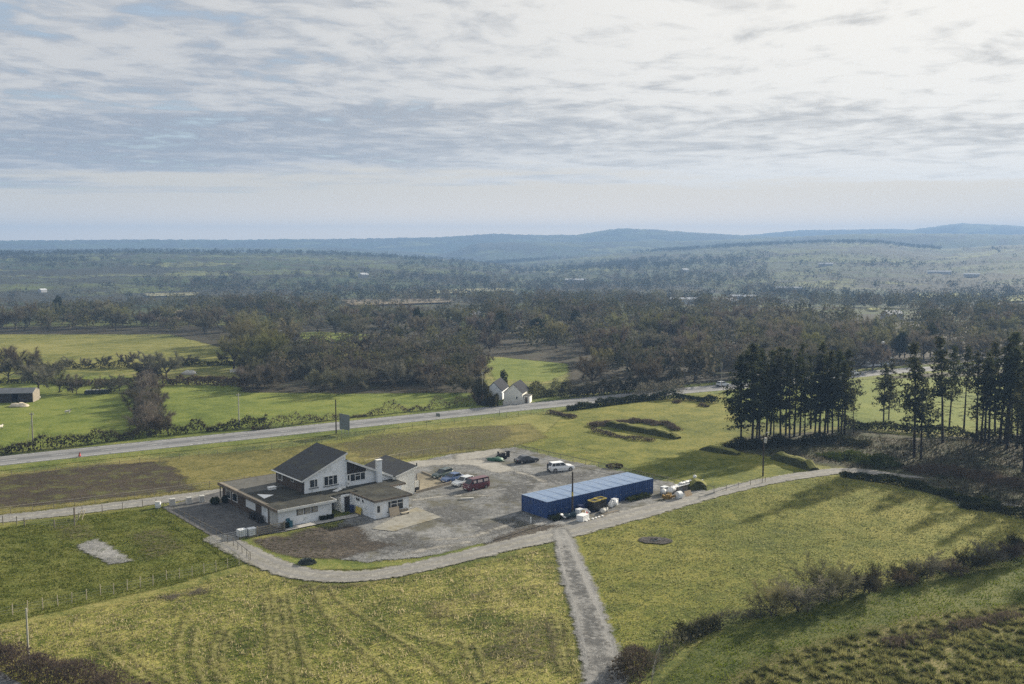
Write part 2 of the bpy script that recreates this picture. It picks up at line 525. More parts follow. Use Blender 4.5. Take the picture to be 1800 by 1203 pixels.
finish(nt, col, 0.95, 0.1, bmp, 0.55, 0.18)

rs = np.concatenate([[4], np.linspace(30, 480, 40), np.geomspace(495, 7100, 180)])
an = np.concatenate([np.linspace(-180, -42, 24, endpoint=False), np.linspace(-42, 42, 420, endpoint=False), np.linspace(42, 180, 24, endpoint=False)]) * math.pi / 180
RR, AA = np.meshgrid(rs, an, indexing='ij')
X, Y = RR * np.sin(AA), RR * np.cos(AA)
Z = terr(X, Y)
bump_far = np.where(RR > 700, 1.0, 0.0)
Z = Z + bump_far * (NP.random(Z.shape) - 0.5) * np.clip((RR - 700) / 1500, 0, 1) * 5.0
na, nr = len(an), len(rs)
idx = np.arange(nr * na).reshape(nr, na)
nx = np.roll(idx, -1, axis=1)
quads = np.stack([idx[:-1], idx[1:], nx[1:], nx[:-1]], -1).reshape(-1, 4)
me = bpy.data.meshes.new("terrain")
vv = np.stack([X.ravel(), Y.ravel(), Z.ravel()], 1)
me.from_pydata(vv.tolist(), [], quads.tolist() + [tuple(range(na))[::-1]])
me.materials.append(m_ter)
me.polygons.foreach_set("use_smooth", [True] * len(me.polygons))
bm = bmesh.new(); bm.from_mesh(me); bmesh.ops.recalc_face_normals(bm, faces=bm.faces)
if sum(f_.normal.z for f_ in list(bm.faces)[:200]) < 0: bmesh.ops.reverse_faces(bm, faces=bm.faces)
bm.to_mesh(me); bm.free()
ter = bpy.data.objects.new("terrain", me)
COL.objects.link(ter)
tag(ter, kind='structure')

# ------------------------------------------------------------------ haze: one box of even, pale air round everything
hz = MB().bx(-7300, 7300, -7300, 7300, -60, 182).build("haze", [])
m_hz = bpy.data.materials.new("hazy_air"); m_hz.use_nodes = True
nt = NT(m_hz.node_tree)
pv = nt.n("ShaderNodeVolumePrincipled", ins={"Color": (0.26, 0.43, 0.72, 1), "Density": 0.00025, "Anisotropy": 0.1})
nt.link(pv.outputs[0], nt.n("ShaderNodeOutputMaterial").inputs["Volume"])
hz.data.materials.append(m_hz)
hz.display_type = 'WIRE'
tag(hz, kind='stuff')
# ------------------------------------------------------------------ ground sheets
def grass_sheet(name, dark, mid, straw, bias=0.0, amp=0.8, soft=0.5, escale=0.5, bs=0.6):
    m, nt = new_mat(name)
    pos = posn(nt)
    col, bmp, f = grass_nodes(nt, pos, dark, mid, straw, bias)
    finish(nt, col, 0.95, 0.1, bmp, bs, 0.2, alpha=edge_alpha(nt, pos, amp, soft, escale))
    return m

def earth(name, c0, c1, c2, scale=0.5, amp=0.7, soft=0.35, escale=0.6, bs=0.5, bd=0.12, moss=None, rough=0.92, moss_t=(0.52, 0.66), density=None, streak=None, spec=0.15):
    m, nt = new_mat(name)
    pos = posn(nt)
    n1 = nt.noise(pos, scale * 0.18, 4.0, 0.6)
    n2 = nt.noise(pos, scale * 1.6, 4.0, 0.65)
    n3 = nt.noise(pos, scale * 9.0, 3.0, 0.7)
    n0 = nt.noise(pos, scale * 0.05, 5.0, 0.65)
    n1 = nt.math('ADD', nt.math('MULTIPLY', n1, 0.6), nt.math('MULTIPLY', n0, 0.4))
    f = nt.math('ADD', nt.math('MULTIPLY', n1, 0.34), nt.math('ADD', nt.math('MULTIPLY', n2, 0.32), nt.math('MULTIPLY', n3, 0.46)))
    col = nt.ramp(f, [(0.46, c0), (0.555, c1), (0.66, c2)])
    if moss:
        mm = nt.sstep(nt.math('ADD', nt.math('MULTIPLY', nt.noise(pos, scale * 0.32, 5.0, 0.65), 0.75), nt.math('MULTIPLY', n3, 0.25)), *moss_t)
        col = nt.mix(nt.math('MULTIPLY', mm, 0.85), col, moss)
    if streak:      # wheel tracks: two worn paths along a lane
        s = nt.math('ABSOLUTE', nt.n("ShaderNodeAttribute", attribute_name="side").outputs["Fac"])
        w = nt.math('ABSOLUTE', nt.math('SUBTRACT', s, 0.5))
        t = nt.math('MULTIPLY', nt.sstep(nt.math('ADD', w, nt.math('MULTIPLY', nt.math('SUBTRACT', n2, 0.5), 0.5)), 0.30, 0.06), 0.75)
        col = nt.mix(t, col, streak)
    dn = None
    if density: dn = nt.sstep(nt.math('ADD', nt.math('MULTIPLY', n2, 0.6), nt.math('MULTIPLY', n3, 0.4)), density[0], density[1])
    finish(nt, col, rough, spec, nt.math('ADD', nt.math('MULTIPLY', n2, 0.4), nt.math('MULTIPLY', n3, 0.6)), bs, bd, alpha=edge_alpha(nt, pos, amp, soft, escale, dn))
    return m

# fields, each its own sward
m_lush = grass_sheet("paddock_grass", (0.044, 0.060, 0.010), (0.100, 0.118, 0.022), (0.175, 0.175, 0.048), 0.0)
m_lawn = grass_sheet("sunny_pasture", (0.048, 0.064, 0.010), (0.112, 0.130, 0.019), (0.225, 0.207, 0.048), 0.02)
m_bright = grass_sheet("bright_meadow", (0.070, 0.100, 0.016), (0.130, 0.165, 0.028), (0.20, 0.215, 0.050), 0.0, amp=0.5)
m_straw = grass_sheet("straw_tussock_grass", (0.032, 0.048, 0.007), (0.106, 0.124, 0.020), (0.32, 0.29, 0.090), 0.015, amp=1.4, soft=1.2, escale=0.25, bs=0.9)
m_deep = grass_sheet("shade_tinted_green_grass", (0.028, 0.042, 0.008), (0.068, 0.086, 0.017), (0.135, 0.138, 0.038), 0.0)  # shade cast by the field hedge is put into these darker greens
m_rush = grass_sheet("rushy_rough_grass", (0.038, 0.048, 0.012), (0.095, 0.098, 0.028), (0.22, 0.19, 0.080), 0.04, amp=2.0, soft=1.5, escale=0.22, bs=1.0)
m_verge = grass_sheet("verge_grass", (0.060, 0.085, 0.015), (0.120, 0.150, 0.032), (0.21, 0.205, 0.06), 0.0, amp=0.5)
m_dry = grass_sheet("dry_brown_grass", (0.055, 0.058, 0.014), (0.125, 0.118, 0.032), (0.21, 0.18, 0.06), 0.0, amp=1.2, soft=1.0, escale=0.3)
m_olive = grass_sheet("olive_hillside_grass", (0.065, 0.078, 0.014), (0.140, 0.148, 0.030), (0.24, 0.225, 0.070), 0.02)
m_litter = earth("woodland_floor", (0.012, 0.014, 0.007), (0.034, 0.030, 0.018), (0.085, 0.070, 0.042), 0.5, amp=2.0, soft=1.5, escale=0.12, moss=(0.05, 0.06, 0.02))

sheet("left_meadow", m_bright, GL([(-400, 860), (-300, 640), (0, 668), (200, 660), (430, 680), (600, 690), (845, 692), (880, 718), (760, 738), (300, 790), (0, 822), (-200, 850)]), cell=1.2)
sheet("far_left_meadow", m_olive, GL([(-300, 588), (100, 586), (420, 596), (440, 625), (430, 640), (200, 655), (-300, 650)]), cell=2.5, margin=4)
sheet("middle_meadow", m_bright, GL([(850, 630), (1000, 627), (1000, 655), (960, 672), (870, 668)]), cell=1.5, margin=3)
sheet("pine_meadow", m_bright, GL([(1230, 690), (1500, 664), (1800, 655), (2100, 650), (2100, 770), (1650, 760), (1500, 752), (1300, 742), (1180, 706)]), cell=1.2)
sheet("sunny_pasture_field", m_lawn, GL([(1000, 700), (1270, 690), (1330, 790), (1440, 830), (1800, 890), (1900, 960), (1560, 1020), (1400, 1050), (1250, 1090), (1120, 1150), (1090, 1203), (1040, 1260), (985, 950), (1100, 905), (1260, 868), (1160, 838), (900, 780), (880, 735)]), cell=1.0)
sheet("paddock", m_lush, GL([(-420, 960), (0, 925), (140, 905), (285, 888), (440, 988), (300, 1030), (0, 1098), (-300, 1160)]), cell=0.8)
sheet("tussock_field", m_straw, GL([(-100, 1130), (100, 1088), (330, 1036), (440, 1000), (560, 1035), (760, 1010), (960, 965), (1000, 1060), (1030, 1260), (-50, 1260)]), cell=0.8, margin=4)
sheet("lower_right_field", m_deep, GL([(1150, 1215), (1230, 1130), (1420, 1068), (1560, 1035), (1900, 975), (2050, 1080), (2000, 1260), (1150, 1260)]), cell=0.8)
sheet("rush_field", m_rush, GL([(1250, 1230), (1330, 1165), (1500, 1115), (1640, 1080), (1900, 1060), (2000, 1150), (1900, 1260)]), cell=0.8, margin=5)
sheet("wood_floor", m_litter, [GL(p) for p in (
    [(425, 690), (425, 620), (300, 588), (-200, 588), (-200, 576), (420, 572), (560, 566), (900, 562), (2200, 568), (2200, 650), (1300, 672), (1000, 695), (1000, 640), (850, 625), (845, 690), (640, 692)],
)], cell=3.0, margin=5)
m_pfloor = earth("brushwood_floor", (0.010, 0.014, 0.006), (0.050, 0.050, 0.026), (0.19, 0.165, 0.12), 0.6, amp=2.0, soft=1.5, escale=0.2, moss=(0.05, 0.062, 0.018), moss_t=(0.46, 0.6), bs=1.0, bd=.3)
sheet("pine_floor", m_pfloor, GL([(1275, 790), (1300, 770), (1500, 755), (1620, 770), (1800, 765), (2100, 780), (2100, 900), (1800, 905), (1700, 890), (1580, 845), (1480, 822), (1400, 812), (1340, 800)]), cell=1.0, margin=3)
sheet("slope_grass", m_olive, GL([(440, 800), (600, 772), (780, 740), (930, 728), (1010, 712), (960, 760), (900, 783), (760, 800), (600, 805), (460, 830)]), cell=1.0, margin=3)
sheet("brown_strip", m_dry, GL([(-300, 880), (0, 835), (250, 808), (480, 790), (700, 770), (930, 745), (960, 770), (890, 788), (720, 806), (500, 830), (400, 858), (250, 878), (0, 905), (-300, 945)]), cell=0.8, margin=3)

m_soil = earth("ploughed_soil", (0.016, 0.012, 0.009), (0.040, 0.030, 0.021), (0.085, 0.066, 0.045), 0.9, amp=2.2, soft=1.0, escale=0.3, moss=(0.10, 0.105, 0.03), moss_t=(0.49, 0.62), bs=0.9, bd=0.2, density=(0.36, 0.50))
m_churn = earth("churned_turf", (0.026, 0.022, 0.012), (0.072, 0.063, 0.032), (0.135, 0.118, 0.062), 0.9, amp=2.6, soft=1.2, escale=0.25, moss=(0.10, 0.105, 0.028), moss_t=(0.48, 0.62), bs=0.9, bd=0.2, density=(0.42, 0.58))
m_mud = earth("wet_mud", (0.018, 0.015, 0.011), (0.048, 0.038, 0.028), (0.14, 0.12, 0.092), 1.0, amp=2.2, soft=0.9, escale=0.4, bs=0.9, bd=0.2, moss=(0.09, 0.095, 0.03), moss_t=(0.6, 0.75), rough=0.8, density=(0.38, 0.50))
sheet("ploughed_strip", m_soil, GL([(-250, 905), (-250, 860), (0, 840), (170, 818), (290, 812), (330, 850), (345, 862), (230, 872), (60, 890)]), cell=0.7)
sheet("churned_ground", m_churn, GL([(600, 782), (660, 765), (800, 752), (890, 748), (900, 764), (850, 788), (720, 803), (640, 806)]), cell=0.7, margin=3)

m_gravel = earth("car_park_gravel", (0.076, 0.078, 0.078), (0.142, 0.144, 0.141), (0.27, 0.27, 0.262), 0.55, amp=1.1, soft=0.3, bs=0.7, bd=0.08, moss=(0.085, 0.080, 0.052), moss_t=(0.50, 0.60))
m_yard = earth("dark_yard_tarmac", (0.050, 0.051, 0.053), (0.088, 0.088, 0.089), (0.15, 0.147, 0.14), 0.5, amp=0.3, soft=0.15, moss=(0.10, 0.105, 0.06), moss_t=(0.56, 0.68))
m_lane = earth("lane_stone", (0.14, 0.135, 0.118), (0.225, 0.218, 0.195), (0.34, 0.33, 0.30), 0.7, amp=0.9, soft=0.25, bs=0.6, bd=0.08, moss=(0.17, 0.165, 0.075), moss_t=(0.58, 0.7), streak=(0.19, 0.188, 0.183))
m_stone = earth("crushed_stone", (0.10, 0.101, 0.10), (0.19, 0.19, 0.183), (0.34, 0.335, 0.32), 1.0, amp=0.9, soft=0.35, bs=1.0, bd=0.12, moss=(0.14, 0.14, 0.06), moss_t=(0.62, 0.74), streak=(0.27, 0.265, 0.25))
m_light = earth("pale_hardcore", (0.19, 0.18, 0.158), (0.27, 0.26, 0.23), (0.37, 0.355, 0.32), 0.7, amp=1.2, soft=0.5, bs=0.5, bd=0.06)
m_conc = earth("old_concrete", (0.15, 0.145, 0.125), (0.245, 0.237, 0.205), (0.35, 0.34, 0.30), 0.7, amp=0.25, soft=0.08, bs=0.3, bd=0.04, moss=(0.20, 0.175, 0.11), moss_t=(0.5, 0.64))
m_pave = earth("path_paving", (0.26, 0.255, 0.24), (0.36, 0.35, 0.33), (0.46, 0.45, 0.42), 0.9, amp=0.15, soft=0.08, bs=0.3, bd=0.04)
m_ash = earth("burnt_ground", (0.010, 0.010, 0.010), (0.028, 0.025, 0.022), (0.12, 0.11, 0.10), 2.2, amp=0.5, soft=0.2, bs=0.9, bd=0.12)
m_tar = earth("worn_asphalt", (0.105, 0.11, 0.116), (0.140, 0.145, 0.150), (0.185, 0.188, 0.19), 0.5, amp=0.2, soft=0.12, bs=0.3, bd=0.03, streak=(0.25, 0.25, 0.25))
m_line, nt = new_mat("road_paint")
pos = posn(nt)
finish(nt, (0.62, 0.62, 0.60), 0.7, 0.3, alpha=edge_alpha(nt, pos, 0.05, 0.03, 2.0, nt.sstep(nt.noise(pos, 1.2, 3.0), 0.34, 0.46)))

# main road with verges, edge lines and centre marks
ROAD = GL([(-420, 862), (-100, 822), (0, 811), (200, 790), (450, 764.5), (640, 744.5), (825, 725.5), (940, 714), (1000, 708), (1080, 700), (1150, 692), (1215, 686), (1265, 682), (1330, 676), (1480, 662), (1545, 655), (1640, 648), (1800, 640)])
ROADS = smooth_line(ROAD, 2)
sheet("road_verge", m_verge, line=ROADS, hw=9.0, cell=1.0)
sheet("main_road", m_tar, line=ROADS, hw=4.7, cell=0.6, margin=0.8)
def offset_line(pts, o):
    pts = np.asarray(pts, float)
    t = np.gradient(pts, axis=0)
    t /= np.linalg.norm(t, axis=1)[:, None]
    return pts + np.stack([-t[:, 1], t[:, 0]], 1) * o
sheet("road_edge_line", m_line, line=[offset_line(ROADS, 3.7), offset_line(ROADS, -3.7)], hw=0.11, cell=0.22, margin=0.25)
def resample(pts, step):
    pts = np.asarray(pts, float)
    L = np.concatenate([[0], np.cumsum(np.linalg.norm(np.diff(pts, axis=0), axis=1))])
    s = np.arange(0, L[-1], step)
    return np.stack([np.interp(s, L, pts[:, 0]), np.interp(s, L, pts[:, 1])], 1)
cl = resample(ROADS, 1.5)
sheet("road_centre_marks", m_line, line=[cl[i:i + 3] for i in range(0, len(cl) - 4, 6)], hw=0.10, cell=0.22, margin=0.25)

# farm drive on the left, car park, yard, tracks
sheet("drive", m_lane, line=GL([(-300, 950), (-80, 924), (0, 913), (130, 899), (274, 881), (395, 865), (470, 856)]), hw=2.3, cell=0.5, margin=1.2)
sheet("car_park", m_gravel, GL([(655, 850), (700, 826), (735, 812), (790, 800), (885, 789), (906, 787), (1000, 811), (1090, 829), (1165, 846), (1252, 866), (1170, 888), (1080, 910), (1000, 935), (935, 945), (845, 958), (780, 975), (640, 990), (600, 985), (560, 950), (600, 920), (650, 880)]), cell=0.7, margin=1.5)
sheet("yard", m_yard, GL([(285, 893), (330, 880), (395, 863), (440, 860), (540, 925), (505, 935), (440, 944), (385, 951), (340, 925)]), cell=0.5)
m_worn = earth("worn_dark_gravel", (0.045, 0.046, 0.046), (0.082, 0.083, 0.082), (0.14, 0.14, 0.135), 0.7, amp=3.2, soft=1.6, escale=0.22, bs=.6, bd=.08, density=(0.40, 0.56))
sheet("worn_gravel", m_worn, [GL(p) for p in ([(880, 858), (930, 850), (930, 880), (890, 885)], [(730, 900), (800, 890), (850, 905), (780, 925)], [(640, 955), (720, 940), (760, 955), (700, 975)], [(900, 830), (960, 838), (1040, 830), (1000, 850), (930, 845)], [(840, 925), (900, 910), (915, 930), (850, 945)])], cell=0.5, margin=4)
sheet("pale_drive_loop", m_light, line=GL([(640, 840), (735, 816), (800, 812), (850, 815), (880, 826)]), hw=2.4, cell=0.5, margin=1.5)
sheet("pale_corner", m_light, GL([(800, 800), (880, 789), (884, 795), (850, 806), (800, 812)]), cell=0.5)
sheet("pale_wheel_marks", m_light, line=[GL(p) for p in ([(910, 831), (935, 838), (955, 848)], [(730, 880), (790, 872), (860, 872)], [(715, 975), (760, 965), (820, 955)], [(770, 950), (830, 945), (900, 922)])], hw=0.35, cell=0.3, margin=0.8)
sheet("muddy_plot", m_mud, GL([(440, 950), (500, 942), (560, 928), (630, 925), (650, 950), (690, 960), (640, 972), (600, 982), (540, 985), (480, 975)]), cell=0.5, margin=2.5)
sheet("muddy_corner", m_mud, GL([(850, 958), (890, 940), (940, 925), (985, 925), (965, 942), (900, 957), (868, 966)]), cell=0.5, margin=2.0)
sheet("grass_bank", m_verge, GL([(415, 950), (440, 952), (475, 972), (525, 984), (590, 985), (650, 992), (720, 988), (790, 972), (846, 957), (850, 966), (800, 978), (720, 994), (630, 1003), (560, 1003), (500, 992), (450, 970)]), cell=0.5)
LANE = GL([(385, 948), (440, 976), (490, 1000), (550, 1014), (630, 1016), (700, 1006), (800, 983), (900, 958), (960, 945), (1040, 925), (1150, 896), (1250, 869), (1350, 846), (1430, 834), (1470, 829), (1500, 828), (1540, 832), (1580, 837), (1615, 841)])
sheet("stone_lane", m_lane, line=LANE, hw=[1.9, 1.9, 1.9, 2.0, 2.0, 1.9, 1.9, 2.1, 2.4, 2.5, 2.4, 1.9, 1.8, 1.9, 2.0, 1.9, 1.6, 1.2, 0.6], cell=0.45, margin=1.4, smooth=2)
sheet("stone_track", m_stone, line=GL([(985, 935), (997, 965), (1010, 1010), (1030, 1060), (1043, 1110), (1056, 1150), (1064, 1203), (1070, 1260)]), hw=[1.2, 1.5, 1.9, 1.9, 1.9, 1.95, 2.1, 2.2], cell=0.4, margin=1.6, smooth=2)
sheet("lower_track", m_gravel, line=GL([(1690, 890), (1740, 888), (1790, 890), (1830, 900)]), hw=0.8, cell=0.5, margin=1.6, smooth=2)
sheet("track_ruts", m_worn, line=[smooth_line(GL(p), 2) for p in ([(992, 962), (1004, 1010), (1022, 1060), (1036, 1120), (1046, 1160), (1050, 1215)], [(1003, 990), (1018, 1030), (1040, 1080), (1062, 1140), (1078, 1215)], [(1030, 1090), (1056, 1150), (1066, 1215)])], hw=0.12, cell=0.2, margin=0.5)
sheet("paddock_slab", m_stone, GL([(136, 960), (172, 948), (232, 988), (196, 993), (150, 972)]), cell=0.3)
sheet("patio", m_conc, GL([(653, 931), (722, 897), (732, 893), (776, 911), (690, 936)]), cell=0.3, margin=0.6)
sheet("front_path", m_pave, line=GL([(506, 931), (545, 923), (590, 914), (622, 908)]), hw=0.8, cell=0.3, margin=0.5)
sheet("burnt_patch", m_ash, line=GL([(1141, 951), (1152, 951.5), (1163, 952)]), hw=1.5, cell=0.3)

# tyre marks pressed into the turf
m_rut = earth("tyre_rut", (0.022, 0.026, 0.008), (0.042, 0.042, 0.016), (0.085, 0.075, 0.032), 1.0, amp=0.25, soft=0.25, escale=1.2, density=(0.44, 0.60))
m_ridge = earth("flattened_straw", (0.13, 0.135, 0.038), (0.22, 0.21, 0.068), (0.30, 0.28, 0.10), 1.0, amp=0.3, soft=0.3, escale=1.2, density=(0.42, 0.58))
RUTS = [[(458, 1039), (468, 1120), (480, 1215)], [(470, 1036), (482, 1120), (496, 1215)], [(489, 1050), (500, 1130), (516, 1215)], [(501, 1046), (515, 1110), (538, 1190)],
        [(575, 1040), (600, 1068), (649, 1097), (700, 1130), (750, 1163), (800, 1210)], [(545, 1035), (560, 1075), (600, 1120), (650, 1160), (700, 1210)],
        [(711, 1117), (750, 1130), (780, 1138)], [(828, 1130), (842, 1170), (862, 1215)], [(806, 1128), (818, 1168), (836, 1215)],
        [(960, 1085), (966, 1120), (978, 1180)], [(969, 1080), (974, 1118), (986, 1180)], [(987, 1090), (995, 1135), (1006, 1190)],
        [(340, 1100), (330, 1150), (338, 1180), (356, 1215)], [(325, 1085), (306, 1126), (304, 1164), (316, 1215)], [(386, 1105), (364, 1148), (368, 1178), (386, 1210)], [(398, 1112), (380, 1150), (384, 1180), (398, 1210)],
        [(153, 1125), (197, 1168), (229, 1189), (270, 1215)], [(190, 1130), (230, 1165), (280, 1195), (310, 1215)],
        [(752, 1063), (830, 1062), (925, 1052)], [(750, 1077), (840, 1075), (900, 1070)], [(752, 1084), (800, 1084), (880, 1080)], [(760, 1097), (850, 1099), (950, 1094)], [(740, 1052), (800, 1057), (830, 1058)],
        [(735, 1096), (770, 1101), (790, 1102)], [(770, 1112), (850, 1118), (940, 1112)], [(770, 1136), (850, 1140), (960, 1132)], [(860, 1150), (930, 1158), (1010, 1150)], [(850, 1040), (905, 1035), (960, 1030)], [(850, 1180), (900, 1186), (1000, 1184)],
        [(600, 1032), (660, 1030), (720, 1022)], [(530, 1030), (580, 1034), (640, 1028)],
        [(990, 790), (1060, 800), (1100, 812)], [(975, 797), (1040, 803), (1085, 813)], [(940, 775), (1010, 785), (1060, 795)]]
sheet("tyre_ruts", m_rut, line=[smooth_line(GL(p), 2) for p in RUTS], hw=0.15, cell=0.25, margin=0.6)
sheet("straw_ridges", m_ridge, line=[offset_line(smooth_line(GL(p), 2), 0.55) for p in RUTS[:18]], hw=0.24, cell=0.25, margin=0.6)
m_tanbed = earth("tan_shingle", (0.12, 0.105, 0.075), (0.20, 0.175, 0.125), (0.30, 0.27, 0.20), 1.2, amp=0.2, soft=0.1)
sheet("shingle_bed", m_tanbed, GL([(733, 867), (792, 851), (743, 832), (733, 834)]), cell=0.4)
sheet("ditch_hollow", m_mud, line=GL([(300, 1051), (318, 1047), (335, 1045), (352, 1040)]), hw=0.55, cell=0.25)
m_bare = earth("bare_earth", (0.035, 0.030, 0.016), (0.070, 0.060, 0.030), (0.12, 0.105, 0.052), 1.2, amp=1.6, soft=1.0, escale=0.5, density=(0.47, 0.60))
sheet("bare_patches", m_bare, [GL(p) for p in ([(520, 1026), (580, 1030), (640, 1028), (600, 1036), (545, 1040)], [(750, 1060), (790, 1063), (790, 1086), (755, 1088)], [(820, 1045), (850, 1042), (860, 1055), (825, 1057)],
    [(880, 1110), (960, 1090), (990, 1120), (980, 1170), (880, 1190), (850, 1150)], [(230, 940), (290, 930), (330, 965), (260, 985)], [(100, 925), (150, 925), (170, 945), (110, 950)], [(800, 830), (840, 835), (836, 842), (800, 838)])], cell=0.35, margin=2.0)
# ------------------------------------------------------------------ vegetation
def leaf_mat(name, c0, c1, var=0.2, scale=0.6, rough=0.85, trans=0.0):
    m, nt = new_mat(name)
    v = nt.n("ShaderNodeTexCoord").outputs["Object"]
    n1 = nt.noise(v, scale, 3.0)
    n2 = nt.noise(v, scale * 5, 2.0)
    col = nt.ramp(nt.math('ADD', nt.math('MULTIPLY', n1, 0.5), nt.math('MULTIPLY', n2, 0.5)), [(0.40, c0), (0.60, c1)])
    oi = nt.n("ShaderNodeObjectInfo").outputs["Random"]
    col = nt.n("ShaderNodeHueSaturation", ins={"Color": col, "Value": nt.lin(oi, 0, 1, 1 - var, 1 + var), "Hue": nt.lin(nt.math('FRACT', nt.math('MULTIPLY', oi, 7.3)), 0, 1, 0.48, 0.525), "Saturation": nt.lin(nt.math('FRACT', nt.math('MULTIPLY', oi, 3.7)), 0, 1, 0.75, 1.15)}).outputs[0]
    if trans:
        di = nt.n("ShaderNodeBsdfDiffuse", ins={"Color": col, "Roughness": 0.5})
        tl = nt.n("ShaderNodeBsdfTranslucent", ins={"Color": col})
        mx = nt.n("ShaderNodeMixShader", ins={0: trans, 1: di.outputs[0], 2: tl.outputs[0]})
        nt.link(mx.outputs[0], nt.n("ShaderNodeOutputMaterial").inputs[0])
    else: finish(nt, col, rough, 0.15)
    return m

m_bark = leaf_mat("grey_bark", (0.060, 0.050, 0.040), (0.125, 0.105, 0.085), 0.25, 2.0)
m_pbark = leaf_mat("pine_bark", (0.020, 0.016, 0.013), (0.055, 0.043, 0.034), 0.2, 2.0)
m_twig = leaf_mat("winter_twigs", (0.088, 0.086, 0.062), (0.205, 0.192, 0.136), 0.42, 0.3, trans=0.25)
m_twig_r = leaf_mat("reddish_winter_twigs", (0.098, 0.082, 0.061), (0.205, 0.172, 0.128), 0.36, 0.3, trans=0.25)
m_twig_g = leaf_mat("mossy_winter_twigs", (0.115, 0.112, 0.057), (0.245, 0.23, 0.115), 0.42, 0.3, trans=0.25)
m_ivy = leaf_mat("dark_evergreen_leaves", (0.014, 0.020, 0.010), (0.044, 0.056, 0.022), 0.25, 0.5, trans=0.25)
m_pine = leaf_mat("pine_needles", (0.018, 0.026, 0.012), (0.078, 0.082, 0.036), 0.28, 0.4, trans=0.4)
m_dead = leaf_mat("dry_pine_twigs", (0.060, 0.044, 0.030), (0.130, 0.095, 0.062), 0.2, 0.4)
m_hedge = leaf_mat("hedge_twigs", (0.030, 0.030, 0.016), (0.090, 0.078, 0.044), 0.2, 0.35, trans=0.3)
m_gorse = leaf_mat("gorse_leaves", (0.020, 0.028, 0.010), (0.072, 0.076, 0.024), 0.2, 0.6, trans=0.3)
m_bram_g = leaf_mat("green_bramble_leaves", (0.030, 0.040, 0.012), (0.090, 0.098, 0.030), 0.2, 0.3, trans=0.35)
m_bramble = leaf_mat("bramble_stems", (0.065, 0.048, 0.036), (0.165, 0.125, 0.092), 0.2, 0.5, trans=0.25)

def unit(rng, n):
    v = rng.normal(size=(n, 3))
    return v / np.linalg.norm(v, axis=1)[:, None]

def slivers(base, d, L, w, rng):
    """thin triangles: a twig from each base along d"""
    side = np.cross(d, unit(rng, len(d)))
    side /= np.maximum(np.linalg.norm(side, axis=1), 1e-6)[:, None]
    w = np.broadcast_to(w, (len(d),))[:, None]
    L = np.broadcast_to(L, (len(d),))[:, None]
    return np.stack([base - side * w / 2, base + side * w / 2, base + d * L], 1)

def flakes(c, s, rng, up=0.0):
    """small randomly turned triangles (leaf clumps)"""
    a = unit(rng, len(c)); b = np.cross(a, unit(rng, len(c)))
    b /= np.maximum(np.linalg.norm(b, axis=1), 1e-6)[:, None]
    s = np.broadcast_to(s, (len(c),))[:, None]
    return np.stack([c - a * s * .5 - b * s * .3, c + a * s * .5 - b * s * .3, c + b * s * .6], 1)

def limb(mb, p, d, L, r0, r1, n, rng, bend=0.25, segs=3, up=0.15):
    pts = [np.array(p, float)]
    d = np.array(d, float)
    for k in range(segs):
        pts.append(pts[-1] + d * L / segs)
        d = d + rng.normal(size=3) * bend / segs + np.array([0, 0, up / segs])
        d /= np.linalg.norm(d)
    for k in range(segs):
        a, b = r0 + (r1 - r0) * k / segs, r0 + (r1 - r0) * (k + 1) / segs
        mb.tube(pts[k], pts[k + 1], a, b, n, caps=False)
    return pts, d

